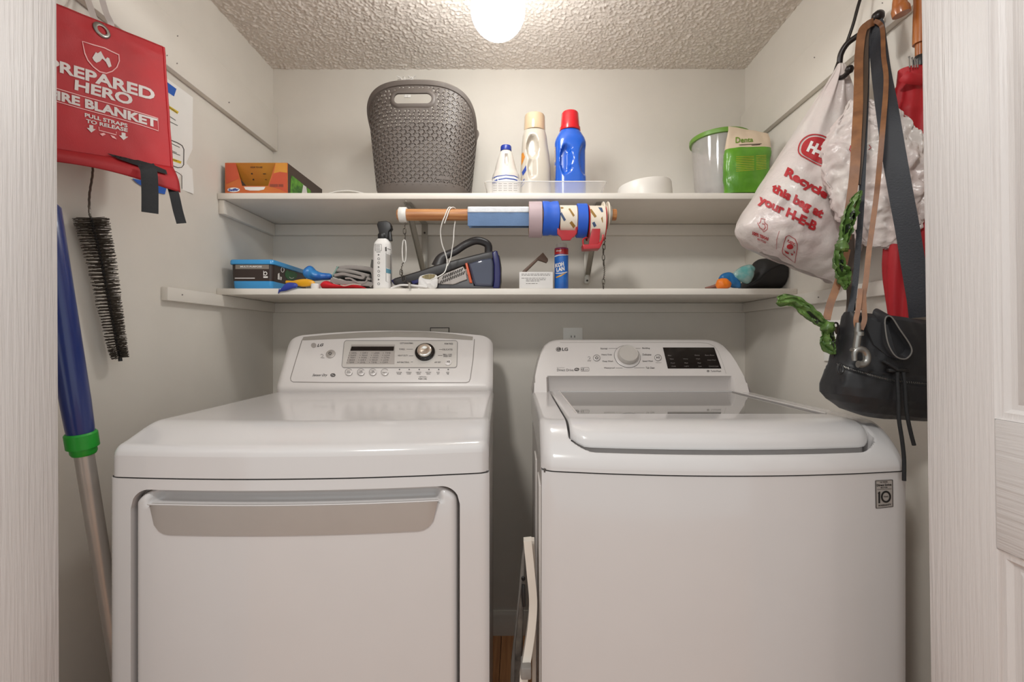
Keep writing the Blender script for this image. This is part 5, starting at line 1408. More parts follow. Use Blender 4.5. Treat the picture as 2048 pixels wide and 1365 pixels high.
obj('lid', G().loft([lp(.001, zv(529)), lp(-.001, zv(528)), lp(-.001, zv(522)), lp(.001, zv(519.5)), lp(.004, zv(519))]), 'tub_blue', tub, smooth=40)
mb = mid.bvh()
decal('label_band', Flat().poly([(471, 529.8), (538, 529.8), (538, 538.5), (471, 538.5)]), mb, 'silicone_grey', tub, .0006)
f = Flat(); f.textbox('MULTI PURPOSE', 481, 532, 524, 535.4, .03); f.rect(470, 556, 510, 557.6)
f.ring(531, 547.5, 4, 4, 1.6, 16); f.rect(527, 553, 536, 556.2); f.rect(527, 542, 528, 552)
decal('label_print', f, mb, 'label_white', tub, .0010)
decal('label_green', Flat().disc(582, 549, 12.5, 11.5, 20), mb, 'tub_green', tub, .0007, 6)
f = Flat(); f.ring(564.5, 540, 3.6, 5.4, 1.3, 16); f.poly([(555, 548), (558, 546), (559, 560), (554.5, 559)]); f.poly([(560, 553), (563, 555), (562, 561), (560, 560)]); f.ring(583, 554, 5, 3.5, 1, 10, 20, 180)
decal('side_print', f, mb, 'label_white', tub, .0012, 6)

# small loose things in front of the tub
mat('glove_blue', (44, 62, 150), 0.4); mat('clip_yellow', (222, 160, 30), 0.3, coat=.2); mat('scoop_blue', (34, 90, 170), 0.35, col2=(50, 130, 190), vscale=30)
def blob(rows, Yc, fn=None, n=20):
    """closed soft shape from left/right pixel outline rows with half depth"""
    g = G(); loops = []
    pts = spline([Vector((r[0], r[1], 0)) for r in rows], 4); pts2 = spline([Vector((r[2], r[3], 0)) for r in rows], 4); dd = spline([Vector((r[4], r[5] if len(r) > 5 else 0, 0)) for r in rows], 4)
    for a, b, d in zip(pts, pts2, dd):
        l = []
        for k in range(n):
            th = 2 * math.pi * k / n; c = .5 - .5 * math.cos(th); s = math.sin(th)
            u = lerp(a.x, b.x, c); v = lerp(a.y, b.y, c); p = P(u, v, Yc); p.y = Yc + d.y - d.x * s
            if fn: p = fn(p, u, v)
            l.append(p)
        loops.append(l)
    return g.loft(loops)
g = blob([(558, 577, 560, 582, .002), (556, 588, 566, 574, .004), (560, 584, 575, 566, .005), (572, 582, 588, 566, .006), (585, 577.5, 594, 568, .005), (592, 576, 596, 572, .002)], SHF - .010)
thing1('rubber_scrap', g, 'glove_blue', 'small dark blue rubber piece drooping over the lower shelf edge', 'rubber piece', smooth=60)
g = blob([(571, 564, 571, 565, .001), (573, 561.5, 573, 567, .003), (585, 562, 585, 568, .003), (592, 560.5, 592, 571, .005), (605, 558.5, 605, 574, .006), (618, 559, 618, 573, .006), (627, 562, 627, 571, .004), (630, 565, 630, 568, .001)], SHF + .018)
thing1('yellow_clip', g, 'clip_yellow', 'shiny yellow spoon-shaped clip lying by the blue tub', 'clip', smooth=60)
g = G().lathe(P(631, 577.5, SHF + .016) * 1.0, [(.0001, 0), (.0128, 0), (.0135, .001), (.0135, .0155), (.012, .0165), (.0001, .0165)], 24)
zmin = min(p.z for p in g.v)
for p in g.v: p.z += ZS2 - zmin
thing1('bottle_stopper', g, 'label_white', 'small round white bottle stopper in front of the red cloth', 'stopper', smooth=35)
g = blob([(607, 545, 606, 548, .004), (611, 537, 612, 556, .02), (618, 532.5, 618, 560, .022), (624, 533, 624, 562, .02), (632, 541, 632, 562, .02), (645, 546, 645, 561, .018), (658, 547, 658, 560, .014), (664, 550, 664, 558, .005)], 1.48, lambda p, u, v: Vector((p.x, p.y + .004 * noise.noise(Vector((u * .12, v * .12, 1))), max(ZS2 + .012, p.z))))
thing1('blue_scoop', g, 'scoop_blue', 'bright blue plastic scoop lying between tub and grey towel', 'scoop', smooth=60)

# folded grey towel and the red cloth under it
mat('towel_grey', (142, 135, 130), 0.95, bump=.3, bscale=260, sheen=.2); mat('towel_edge', (132, 160, 150), 0.9); mat('cloth_red', (200, 20, 34), 0.8, bump=.2, bscale=120)
Yw = 1.47
def layer(name, pix, y0, y1, m, parent):
    return obj(name, G().slab(pix, y0, y1, .004, 3), m, parent, smooth=50)
def wav(p0, th, n=14):
    """thick strip polygon around a pixel path"""
    pts = [(p.x, p.y) for p in spline([Vector((a, b, 0)) for a, b in p0], 5)]; up = []; dn = []
    for i in range(len(pts)):
        a = pts[max(0, i - 1)]; b = pts[min(len(pts) - 1, i + 1)]; l = math.hypot(b[0] - a[0], b[1] - a[1]) or 1
        nx, ny = -(b[1] - a[1]) / l, (b[0] - a[0]) / l
        up.append((pts[i][0] - nx * th / 2, pts[i][1] - ny * th / 2)); dn.append((pts[i][0] + nx * th / 2, pts[i][1] + ny * th / 2))
    return up + dn[::-1]
tw = thing('grey_towel', 'folded soft grey towel stacked beside the spray bottle', 'towel', P(705, 577, Yw))
layer('top_fold', wav([(672, 537), (700, 534.5), (730, 537), (743, 541), (747, 553), (746, 574)], 9), Yw, Yw + .15, 'towel_grey', tw)
layer('upper_fold', [(p[0], p[1]) for p in wav([(671, 540), (700, 543), (722, 548), (738, 552)], 7)], Yw - .004, Yw + .14, 'towel_grey', tw)
layer('middle_fold', wav([(668, 551), (685, 548), (705, 552), (724, 556), (726, 551), (722, 548)], 5.5), Yw - .010, Yw + .14, 'towel_grey', tw)
layer('inner_fold', wav([(690, 557), (700, 557), (710, 563), (722, 567), (732, 563), (735, 556), (739, 560)], 3.2), Yw - .014, Yw + .12, 'towel_grey', tw)
layer('lower_fold', wav([(661, 560), (672, 563), (690, 566), (712, 567), (738, 568), (744, 572)], 9), Yw - .012, Yw + .14, 'towel_grey', tw)
layer('hem', wav([(664, 553), (669, 544), (675, 533)], 3), Yw - .006, Yw + .05, 'towel_edge', tw)
rc_ = thing('red_cloth', 'bright red cloth crushed under the grey towel', 'cloth', P(690, 577, Yw))
g = blob([(644, 575, 645, 577, .004), (649, 567, 649, 577, .03), (656, 562.5, 656, 577.5, .035), (668, 568, 668, 577.5, .03), (685, 571, 685, 577.5, .03), (710, 570, 710, 577.5, .03), (725, 573, 725, 577.5, .02), (732, 576, 732, 577.5, .006)], Yw - .005, lambda p, u, v: Vector((p.x, max(SHF + .002, p.y + .003 * noise.noise(Vector((u * .2, v * .3, 1)))), max(ZS2, p.z))))
obj('cloth', g, 'cloth_red', rc_, smooth=60)
obj('hem', G().tube(spline([P(681, 570.5, SHF + .004), P(690, 572, SHF + .003), P(705, 569, SHF + .003), P(722, 570, SHF + .004)], 5), .0016, 6), 'bottle_cream', rc_)
mat('strap_grey', (104, 100, 96), 0.8)
thing1('grey_strap', G().ribbon(spline([P(746, 520, 1.52), P(744, 535, 1.52), P(746, 560, 1.52), P(746, 577, 1.52)], 4), .010, .005), 'strap_grey', 'small upright grey strap end behind the spray bottle', 'strap')

# ------------------------------------------------------------------ spray bottle
Ys = 1.462; cx = P(765.5, 0, Ys).x; w = lambda px: px * Ys / F / 2; zz_ = lambda v: P(0, v, Ys).z - ZS2
BZ = ZS2
spb = thing('spray_bottle', 'white spray bottle with black trigger head on lower shelf', 'spray bottle', (cx, Ys, ZS2))
prof = [(0, w(34), .019, 3, 0), (.003, w(35.5), .021, 3, 0), (zz_(500), w(35), .021, 3, 0), (zz_(487), w(32), .019, 2.6, 0), (zz_(481), w(24), .015, 2.2, .0005), (zz_(477), w(17.5), .0125, 2, .0005), (zz_(473), w(16), .012, 2, .0005)]
sbb = bottle_body(cx, Ys, prof, m=48); obj('body', sbb, 'label_white', spb, smooth=50)
hd = [(758.5, 477), (757, 463), (754, 452), (753.5, 449), (756, 443), (772, 441.5), (778, 444), (781.5, 450), (783, 457), (780, 461), (777.5, 463), (776, 477)]
obj('trigger_head', G().slab(hd, Ys - .011, Ys + .011, .003, 3), 'black_plastic', spb, smooth=40)
obj('trigger', G().slab([(776.5, 462), (780.5, 460), (783.5, 480), (783, 482), (777.5, 481.5), (775, 476)], Ys - .006, Ys + .006, .0015, 2), 'black_plastic', spb, smooth=40)
obj('collar', G().lathe((cx + .0005, Ys, ZS2), [(w(18), zz_(479)), (w(19.5), zz_(478)), (w(19.5), zz_(470)), (w(17), zz_(468))], 24), 'black_plastic', spb, smooth=40)
sv = sbb.bvh(); f = Flat()
f.stroke(rr(750.5, 489, 763, 502, 1), .6, True); f.rect(753, 504, 761, 504.8)
for j in range(4): f.rect(752, 491 + j * 2.6, 760, 491.7 + j * 2.6)
for k, v in enumerate((510, 518, 526, 534.5, 543, 551.5, 559.5, 568)):
    f.ring(757.5, v, 2.5, 2.5, .7, 14) if k % 3 else f.poly([(756, v - 2), (759.5, v), (756, v + 2)])
f.stroke([(772, 505), (772, 563), (781.5, 567), (781.5, 508)], .7, True); f.poly([(770, 495), (773, 494), (773.5, 503), (770.5, 503)]); f.stroke([(774.5, 497.5), (781, 500)], .9)
decal('label_print', f, sv, 'print_dark', spb, .0007, 6)
mat('label_teal', (92, 142, 160), .5)
decal('label_band', Flat().poly([(772, 537), (781.8, 540), (781.8, 548), (772, 546)]), sv, 'label_teal', spb, .0010, 4)
decal('label_field', Flat().poly([(773, 508), (781.5, 511), (781.5, 539), (773, 536)]), sv, 'print_light', spb, .0006, 4)

# ------------------------------------------------------------------ handheld vacuum
mat('vac_dark', (46, 42, 42), 0.4, bump=.05, bscale=200); mat('vac_grey', (76, 74, 76), 0.4); mat('vac_navy', (34, 34, 92), 0.3); mat('vac_bowl', (70, 74, 92), 0.08, coat=.4); mat('vac_orange', (206, 84, 40), 0.35); mat('vac_vent', (176, 168, 162), 0.4)
Yv = 1.445
vac = thing('handheld_vacuum', 'dark grey cordless handheld vacuum with orange ring lying on lower shelf', 'vacuum', P(895, 577, 1.48))
def vs(name, pix, y0, y1, m, bev=.004, par=None): return obj(name, G().slab(pix, Yv + y0, Yv + y1, bev, 3), m, par or vac, smooth=40)
vs('lower_shell', [(868, 576.5), (872, 566), (884, 560), (930, 545), (945, 560), (948, 572), (990, 574), (990, 576.8), (880, 576.8)], .005, .075, 'vac_grey', .006)
vs('upper_shell', [(784, 561), (790, 556), (840, 541), (868, 531), (915, 518), (975, 503), (986, 502), (990, 512), (985, 520), (930, 531), (870, 553), (845, 560), (800, 572), (788, 569)], .004, .076, 'vac_dark', .006)
vs('nozzle_tip', [(782, 561), (790, 556), (800, 556), (803, 568), (795, 571), (787, 569)], .010, .070, 'vac_navy', .004)
vs('nozzle_edge', [(822, 563), (860, 552), (858, 558), (826, 569)], .0025, .07, 'vac_navy', .001)
hp = spline([P(877, 534, Yv + .04), P(882, 520, Yv + .04), P(890, 512, Yv + .04), P(910, 503, Yv + .04), P(930, 490, Yv + .04), P(950, 482, Yv + .04), P(966, 484, Yv + .04), P(976, 491, Yv + .04), P(977, 505, Yv + .04)], 6)
obj('handle', G().tube(hp, [lerp(.016, .0085, clamp(i / 14)) for i in range(len(hp))], 14, flat=1.5), 'vac_dark', vac, smooth=50)
vs('motor_cover', [(872, 566), (878, 555), (893, 546), (926, 533), (931, 541), (934, 559), (925, 562), (915, 566), (906, 569), (884, 568.5)], -.001, .02, 'vac_vent', .002)
for k in range(11):                                         # slanted vent slots in two rows
    for r in range(2):
        u = 880 + k * 4.6 + r * 5.2; v = 565.5 - k * 1.9 - r * 10.2
        if u > 929 or v < 538 + (930 - u) * .26: continue
        vs('vent_slot', [(u - 1.3, v + 3.4), (u + 1.3, v + 3.0), (u + 4.4, v - 4.2), (u + 1.8, v - 3.8)], -.0022, .001, 'seam_dark', 0)
vs('orange_ring', [(930, 527), (934.5, 525.5), (944, 563), (944.5, 566.5), (939, 566)], .0, .074, 'vac_orange', .002)
bw = spline([Vector((935, 0, 0)), Vector((945, 0, 0)), Vector((965, 0, 0)), Vector((984, 0, 0))], 4)
vs('dust_bowl', [(935, 526), (960, 517), (985, 513), (988, 530), (988, 560), (985, 574), (950, 572.5), (945, 564), (940, 545)], .002, .073, 'vac_bowl', .010)
vs('rear_ring', [(984, 505), (990, 501), (994.5, 502), (999, 520), (1001, 545), (1000, 570), (998, 576.8), (986, 576.8), (988, 560), (988, 530)], .0, .078, 'vac_navy', .004)
vs('rear_cap', [(995, 508), (999, 512), (1002, 530), (1002, 560), (999.5, 576.5), (996, 576.5)], .008, .070, 'vac_dark', .002)
# beige paper pouch and cable ends next to the nozzle
mat('kraft_gold', (150, 136, 96), 0.6, stretch=(80, 1, 1), vscale=3, col2=(110, 98, 66))
sc = thing('paper_sachet', 'small crumpled white sachet with gold striped opening before the vacuum', 'sachet', P(855, 577, SHF))
g = blob([(836, 577, 838, 578, .002), (838, 556, 846, 577.5, .006), (845, 551, 860, 577.5, .006), (858, 548, 868, 577.5, .006), (870, 549, 874, 574, .004), (874, 552, 876, 562, .001)], SHF + .007, lambda p, u, v: Vector((p.x, max(SHF, p.y + .003 * noise.noise(Vector((u * .2, v * .2, 5)))), max(p.z, ZS2))))
obj('wrapper', g, 'label_white', sc, smooth=30)
decal('gold_lining', Flat().poly([(843, 554.5), (850, 550.5), (860, 548.8), (872, 550), (868, 556), (860, 559), (850, 558)]), g.bvh(), 'kraft_gold', sc, .001, 5)
thing1('white_cable', G().tube(spline([P(782, 577, SHF + .01), P(800, 571, SHF + .006), P(820, 571, SHF + .004), P(840, 573, SHF + .002), P(855, 575, SHF + .001)], 6), .0035, 8), 'label_white', 'white flat cable lying on the shelf edge under the vacuum nozzle', 'cable')

# ------------------------------------------------------------------ index card box, brown hook piece and blue can
cxb = thing('instruction_carton', 'small white carton printed with fine instructions on the lower shelf', 'carton', P(1072, 577, 1.45))
x0, x1 = P(1038.5, 0, 1.437).x, P(1106, 0, 1.437).x; zt = P(0, 544, 1.437).z
cg = G().rbox((x0, 1.437, ZS2), (x1, 1.475, zt), .0012, 2); obj('box', cg, 'label_white', cxb)
f = Flat(); rng = random.Random(9)
for y in (548.5, 551, 556.8, 559.8, 562.6, 567.5):
    x = 1043 if y < 556 else (1043 if y < 558 else 1052)
    e = {548.5: 1101, 551: 1100, 556.8: 1092, 559.8: 1091, 562.6: 1080, 567.5: 1076}[y]
    while x < e: l = rng.uniform(3, 8); f.rect(x, y - .55, min(e, x + l), y + .55); x += l + 1.2
decal('fine_print', f, cg.bvh(), 'print_grey', cxb, .0005)
mat('brown_plastic', (98, 72, 56), 0.5)
hk = G().slab([(1040, 552), (1046, 541), (1080, 510.5), (1086, 505), (1096, 518), (1096, 522), (1093, 525.5), (1080, 521), (1076, 520), (1050, 546), (1046, 556)], 1.482, 1.500, .002, 2)
hk.slab([(1038, 577.8), (1040, 552), (1046, 556), (1046, 577.8)], 1.482, 1.500, .002, 2)
thing1('brown_scraper', hk, 'brown_plastic', 'brown plastic scraper handle standing up behind the white carton', 'scraper', smooth=40)
mat('can_blue', (24, 88, 170), 0.25, col2=(34, 110, 196), vscale=26, coat=.3); mat('can_red', (170, 28, 30), 0.3, coat=.3); mat('valve_white', (206, 200, 190), 0.4)
Yc = 1.462; cx = P(1122.8, 0, Yc).x; rC = 14 * Yc / F; zz_ = lambda v: P(0, v, Yc).z - ZS2
can = thing('cleaner_can', 'tall blue cleaner can with red band and white top on lower shelf', 'can', (cx, Yc, ZS2))
cg = G().lathe((cx, Yc, ZS2), [(rC * .94, 0), (rC, .002), (rC, zz_(503)), (rC, zz_(500)), (rC, zz_(499))], 36); obj('body', cg, 'can_blue', can, smooth=40)
rg = G().lathe((cx, Yc, ZS2), [(rC * 1.002, zz_(511)), (rC * 1.002, zz_(500)), (rC * .97, zz_(497.5))], 36, None, False, False)
obj('red_band', G().lathe((cx, Yc, ZS2), [(rC * 1.004, zz_(511)), (rC * 1.004, zz_(500)), (rC * .97, zz_(497.6)), (rC * .8, zz_(497.2))], 36), 'can_red', can, smooth=40)
obj('cap', G().lathe((cx, Yc, ZS2), [(rC * .80, zz_(497.5)), (rC * .80, zz_(490.5)), (rC * .74, zz_(488.5)), (.001, zz_(488))], 30), 'valve_white', can, smooth=40)
cvb = cg.bvh(); f = Flat()
f.poly([(1109.8, 513), (1112, 511.5), (1118, 510), (1136, 509.4), (1136, 511), (1118, 511.6), (1110, 514.5)])
f.text('KOH', (1111, 536), (1128, 532), (1127, 523.5), (1111, 528), .05); f.text('LAN', (1113.5, 544.5), (1129, 541), (1128.5, 532.5), (1113, 536.5), .05)
f.stroke([(1112, 547), (1122, 547), (1134, 544.5)], 1.6)
decal('lettering', f, cvb, 'label_white', can, .0012, 4)
decal('flash_print', Flat().poly([(1112, 554.5), (1124, 549), (1134, 544.8), (1122, 553), (1113, 556.5)]), cvb, 'clip_yellow', can, .0009, 4)
f = Flat(); f.text('Zep', (1112, 505), (1123, 503), (1123, 499.5), (1112, 501), .02); decal('band_print', f, G().lathe((cx, Yc, ZS2), [(rC * 1.005, zz_(511)), (rC * 1.005, zz_(500))], 36, None, False, False).bvh(), 'label_white', can, .0007, 4)

# ------------------------------------------------------------------ small things at the right end of the lower shelf
mat('balloon_orange', (232, 120, 26), 0.35, coat=.2); mat('wrap_blue', (34, 104, 160), 0.3); mat('wrap_clear', (176, 192, 186), 0.12, alpha=.75, col2=(96, 170, 168), vscale=30); mat('bag_black', (34, 32, 32), 0.6, bump=.2, bscale=80); mat('sock_brown', (138, 96, 84), .8)
zfl = lambda p, u, v: Vector((p.x, max(SHF - .003, p.y + .004 * noise.noise(Vector((u * .15, v * .15, 2)))), max(p.z, ZS2)))
g = blob([(1432, 569, 1433, 573, .003), (1435, 560, 1435, 577.5, .012), (1443, 557, 1443, 578, .016), (1452, 557.5, 1452, 578, .016), (1459, 562, 1459, 576, .01), (1462, 567, 1462, 571, .003)], SHF + .014, zfl)
thing1('orange_ball', g, 'balloon_orange', 'small shiny orange rubber roll on the lower shelf', 'rubber roll', smooth=60)
g = blob([(1410, 575, 1411, 577.5, .004), (1424, 571, 1424, 577.6, .012), (1434, 567, 1434, 577.6, .014), (1440, 566, 1440, 577.6, .01)], SHF + .05, zfl)
thing1('brown_wrapper', g, 'sock_brown', 'brownish flat wrapper end left of the orange roll', 'wrapper', smooth=60)
g = blob([(1437, 557, 1440, 560, .004), (1443, 549, 1445, 566, .012), (1454, 545, 1456, 573, .016), (1464, 546, 1466, 576, .016), (1474, 553, 1476, 577, .012), (1480, 562, 1482, 577.6, .005)], SHF + .045, zfl)
thing1('blue_wrapper', g, 'wrap_blue', 'crumpled blue wrapper behind the orange roll', 'wrapper', smooth=40)
g = blob([(1462, 556, 1470, 562, .004), (1468, 545, 1482, 564, .014), (1480, 535, 1495, 568, .018), (1494, 530, 1502, 562, .018), (1503, 530, 1506, 552, .012), (1509, 535, 1509, 543, .004)], SHF + .04, zfl)
thing1('clear_wrapper', g, 'wrap_clear', 'crinkled clear and teal plastic wrapper leaning on the black case', 'wrapper', smooth=30)
blk = thing('black_case', 'soft black case lying open at the right end of the lower shelf', 'case', P(1540, 577, 1.5))
g = blob([(1480, 577.5, 1484, 577.6, .02), (1492, 562, 1500, 577.6, .05), (1508, 530, 1520, 577.6, .06), (1518, 519, 1535, 577.6, .06), (1540, 518, 1552, 577.6, .06), (1562, 522, 1566, 577.6, .05), (1580, 534, 1580, 577.6, .04), (1588, 556, 1588, 577.6, .02)], 1.52, lambda p, u, v: Vector((min(p.x, XR - .004), max(SHF + .004, p.y + .004 * noise.noise(Vector((u * .08, v * .08, 2)))), max(p.z, ZS2))))
obj('body', g, 'bag_black', blk, smooth=60)
obj('piping', G().tube(spline([P(1487, 576, SHF + .02), P(1515, 560, SHF + .018), P(1535, 543, SHF + .018), P(1560, 530, SHF + .025), P(1582, 527, SHF + .04)], 6), .0025, 8), 'webbing_black', blk)

# ================================================================== things hanging on the right
mat('hook_black', (40, 34, 32), 0.35, metal=.4)
mat('leather', (138, 92, 56), 0.5, col2=(112, 72, 44), vscale=30, bump=.15, bscale=200)
mat('leather_edge', (78, 62, 50), 0.6)
mat('strap_black', (42, 44, 50), 0.6, bump=.35, bscale=320)
mat('nylon_black', (20, 19, 22), 0.5, bump=.25, bscale=38, bdist=.004, sheen=.1)
mat('bag_film', (226, 218, 212), 0.28, alpha=.88, spec=.5, col2=(218, 202, 198), vscale=9, bump=.5, bscale=24, bdist=.012)
mat('print_bag_red', (174, 38, 44), 0.45)
mat('bag_green', (98, 128, 64), 0.3, col2=(62, 88, 40), vscale=45, bump=.35, bscale=60, bdist=.006)
mat('umbrella_red', (172, 22, 32), 0.6, var=.05, bump=.1, bscale=200)
mat('wood_handle', (176, 104, 44), 0.3, coat=.3, col2=(150, 80, 30), stretch=(30, 30, 4), vscale=2)
# ------------------------------------------------------------------ double hook
hk = thing('wall_hook', 'black double prong coat hook on the right hook rail', 'hook', PX(1690, 100, XR - .02))
Z = Vector
top = Z((XR - .001, 1.085, 2.035))
shank = spline([top, Z((.85, 1.09, 2.02)), P(1722, -6, 1.10), P(1706, 50, 1.112), P(1690, 95, 1.125), P(1678, 125, 1.13)], 6)
obj('shank', G().tube(shank, .0036, 10), 'hook_black', hk)
low = spline([P(1678, 125, 1.13), P(1672, 145, 1.13), P(1676, 156, 1.12), P(1686, 154, 1.105), P(1695, 146, 1.09), P(1699, 140, 1.085)], 5)
obj('lower_prong', G().tube(low, .0058, 10), 'hook_black', hk)
obj('lower_tip', G().lathe(P(1699, 139, 1.085), [(.0005, -.010), (.007, -.007), (.0095, 0), (.007, .007), (.0005, .010)], 16), 'hook_black', hk, smooth=60)
upr = spline([P(1679, 128, 1.13), P(1682, 108, 1.125), P(1694, 88, 1.115), P(1712, 74, 1.10), P(1730, 62, 1.085), P(1744, 48, 1.07), P(1752, 38, 1.06)], 6)
obj('upper_prong', G().tube(upr, .0066, 10), 'hook_black', hk)
obj('upper_tip', G().lathe(P(1756, 33, 1.055), [(.0005, -.013), (.010, -.009), (.0135, 0), (.010, .009), (.0005, .013)], 18, Matrix.Rotation(.5, 3, 'Y')), 'hook_black', hk, smooth=60)
obj('screw_plate', G().rbox((XR - .004, 1.07, 2.01), (XR, 1.10, 2.06), .0015, 2), 'hook_black', hk)

# ------------------------------------------------------------------ full shopping bag with red print
bag = thing('shopping_bag', 'stuffed white plastic shopping bag with red recycling print on the right', 'plastic bag', P(1600, 560, 1.2))
rowsB = [(1676, 128, 1690, 130, .006), (1664, 150, 1694, 158, .016), (1640, 188, 1702, 200, .032), (1612, 232, 1710, 246, .052), (1580, 282, 1716, 300, .072), (1548, 332, 1716, 362, .088), (1516, 386, 1712, 426, .098), (1488, 432, 1705, 486, .098), (1476, 456, 1697, 530, .088), (1482, 476, 1688, 556, .064), (1498, 491, 1676, 566, .036), (1520, 505, 1664, 567, .012)]
def bagf(s, t):
    q = t * (len(rowsB) - 1); i = min(int(q), len(rowsB) - 2); k = q - i
    def cr(j):
        p0, p1, p2, p3 = (rowsB[clamp_i(i + d)] for d in (-1, 0, 1, 2))
        return .5 * ((2 * p1[j]) + (p2[j] - p0[j]) * k + (2 * p0[j] - 5 * p1[j] + 4 * p2[j] - p3[j]) * k * k + (3 * p1[j] - p0[j] - 3 * p2[j] + p3[j]) * k ** 3)
    lu, lv, ru, rv, d = (cr(j) for j in range(5))
    th = 2 * math.pi * s; c = .5 + .5 * math.copysign(abs(math.cos(th)) ** .85, math.cos(th)); sn = math.sin(th)
    u, v = lerp(lu, ru, c), lerp(lv, rv, c); Yc = lerp(1.12, 1.19, sm(t / .5))
    p = P(u, v, Yc); p.y = Yc - d * math.copysign(abs(sn) ** .8, sn)
    # creases: fine gathers near the hook, lumps of the stuffing lower down
    gath = .006 * (1 - sm(t / .6)) * math.sin(th * 9 + 3 * noise.noise(Vector((th, t * 3, 0)))) * min(1, t * 6)
    lump = .015 * sm((t - .3) / .3) * (noise.noise(Vector((p.x * 17, p.z * 17, sn * 1.5 + 1))) + .5 * noise.noise(Vector((p.x * 40, p.z * 40, sn * 2 + 5))))
    p.y -= (gath + lump) * (1 if sn > 0 else -1); p.x = min(p.x + .2 * gath, XR - .0215)
    return p
def clamp_i(i): return max(0, min(len(rowsB) - 1, i))
bg = G().grid(bagf, 140, 96, cu=True)
obj('film', bg, 'bag_film', bag, smooth=75)
bgv = bg.bvh()
f = Flat()
f.text('Recycle', (1566, 357), (1648, 404), (1658, 384), (1576, 335), .05)
f.text('this bag at', (1541, 389), (1640, 442), (1650, 421), (1548, 366), .05)
f.text('your H-E-B', (1515, 411), (1626, 468), (1636, 445), (1522, 389), .05)
decal('lettering', f, bgv, 'print_bag_red', bag, .0022, 5)
f = Flat(); oval = [(1597, 300), (1602, 285), (1614, 274), (1630, 270), (1650, 275), (1668, 290), (1676, 312), (1672, 330), (1655, 336), (1636, 330), (1612, 318), (1600, 310)]
ovp = [(p.x, p.y) for p in spline([Vector((a, b, 0)) for a, b in oval], 4, True)]
cxo = sum(p[0] for p in ovp) / len(ovp); cyo = sum(p[1] for p in ovp) / len(ovp)
f.stroke(ovp, 2.4, True); decal('logo_outline', f, bgv, 'print_bag_red', bag, .0022, 5)
lo_ = decal('logo_oval', Flat().poly([(cxo + (x - cxo) * .86, cyo + (y - cyo) * .86) for x, y in ovp]), bgv, 'print_bag_red', bag, .0022, 5)
f = Flat(); f.text('H-E-B', (1612, 304), (1668, 329), (1676, 306), (1622, 283), .06); decal('logo_lettering', f, bgv, 'label_white', lo_, .0034, 4)
# state outline, recycling words and the bottom emblem
f = Flat()
f.stroke([(1522, 438), (1530, 439), (1529, 446), (1535, 450), (1535, 458), (1528, 464), (1524, 458), (1520, 456), (1515, 446), (1519, 447), (1521, 444)], 1.2, True); f.stroke([(1524, 448), (1529, 449), (1531, 455), (1527, 460)], 1.3)
f.text('100% TEXAS', (1505, 469), (1537, 481), (1538, 475), (1506, 462), .05); f.text('RECYCLED', (1515, 479), (1532, 486.5), (1533, 483), (1516, 475.5), .03)
f.stroke([(1559, 462), (1554, 478), (1553, 498)], .7)
f.stroke([(1572, 473), (1577, 470.5), (1590, 478), (1594, 488), (1594, 500), (1590, 525), (1578, 516), (1566, 507), (1565, 501), (1568, 484)], 1.2, True)
f.disc(1580, 493, 6.5, 5, 16); f.poly([(1569, 500), (1578, 505), (1577, 508), (1571, 505)]); f.poly([(1581, 505), (1587, 508), (1584, 511)]); f.poly([(1587, 499), (1590, 505), (1588, 506)])
f.text('PLASTIC', (1574, 483.5), (1590, 492), (1590, 486), (1576, 478), .04)
decal('emblem_print', f, bgv, 'print_bag_red', bag, .0020, 5)
# ------------------------------------------------------------------ second crumpled bag behind the straps
bag2 = thing('shopping_bag', 'crumpled white plastic bag bundle hanging behind the leather leash', 'plastic bag', P(1760, 500, 1.05))
rowsC = [(1700, 200, 1770, 210, .006), (1690, 225, 1810, 236, .03), (1664, 262, 1838, 268, .05), (1646, 300, 1850, 305, .062), (1650, 340, 1856, 350, .066), (1662, 385, 1856, 400, .064), (1680, 430, 1846, 440, .056), (1700, 462, 1826, 470, .042), (1722, 484, 1800, 492, .024), (1740, 494, 1780, 498, .006)]
def bagf2(s, t):
    q = t * (len(rowsC) - 1); i = min(int(q), len(rowsC) - 2); k = q - i
    lu, lv, ru, rv, d = (lerp(rowsC[i][j], rowsC[i + 1][j], sm(k) * .4 + k * .6) for j in range(5))
    th = 2 * math.pi * s; c = .5 + .5 * math.cos(th); sn = math.sin(th)
    u, v = lerp(lu, ru, c), lerp(lv, rv, c); Yc = interp([(1640, 1.065), (1700, 1.03), (1780, .965), (1860, .915)], u); d = d * interp([(1640, .9), (1780, .75), (1850, .35)], u)
    p = P(u, v, Yc); p.y = Yc - d * sn
    n1 = noise.noise(Vector((p.x * 22, p.z * 22, sn * 2 + 3))); n2 = abs(noise.noise(Vector((p.x * 45 + 3, p.z * 30, sn * 3)))); n3 = abs(noise.noise(Vector((p.x * 90, p.z * 90, sn * 4))))
    n4 = abs(noise.noise(Vector((p.x * 60 + p.z * 50, p.z * 18 - p.x * 20, sn * 3 + 8)))); w = .013 * n1 + .012 * n2 + .006 * n3 - .012 * n4
    p += (p - P(1755, 360, Yc)).normalized() * (w * min(1, t * 5) * min(1, (1 - t) * 5) * .45)
    p.y -= w * (1 if sn > 0 else -1); p.x = min(p.x, XR - .003); p.y = min(p.y, 1.085)
    return p
bg2 = G().grid(bagf2, 130, 90, cu=True)
obj('film', bg2, 'bag_film', bag2, smooth=75)
f = Flat(); f.stroke([(1702, 292), (1699, 300), (1704, 310)], 2); f.stroke([(1739, 290), (1743, 296), (1738, 300)], 1.6); f.stroke([(1712, 345), (1719, 340)], 1.4)
decal('print', f, bg2.bvh(), 'print_bag_red', bag2, .002, 4)

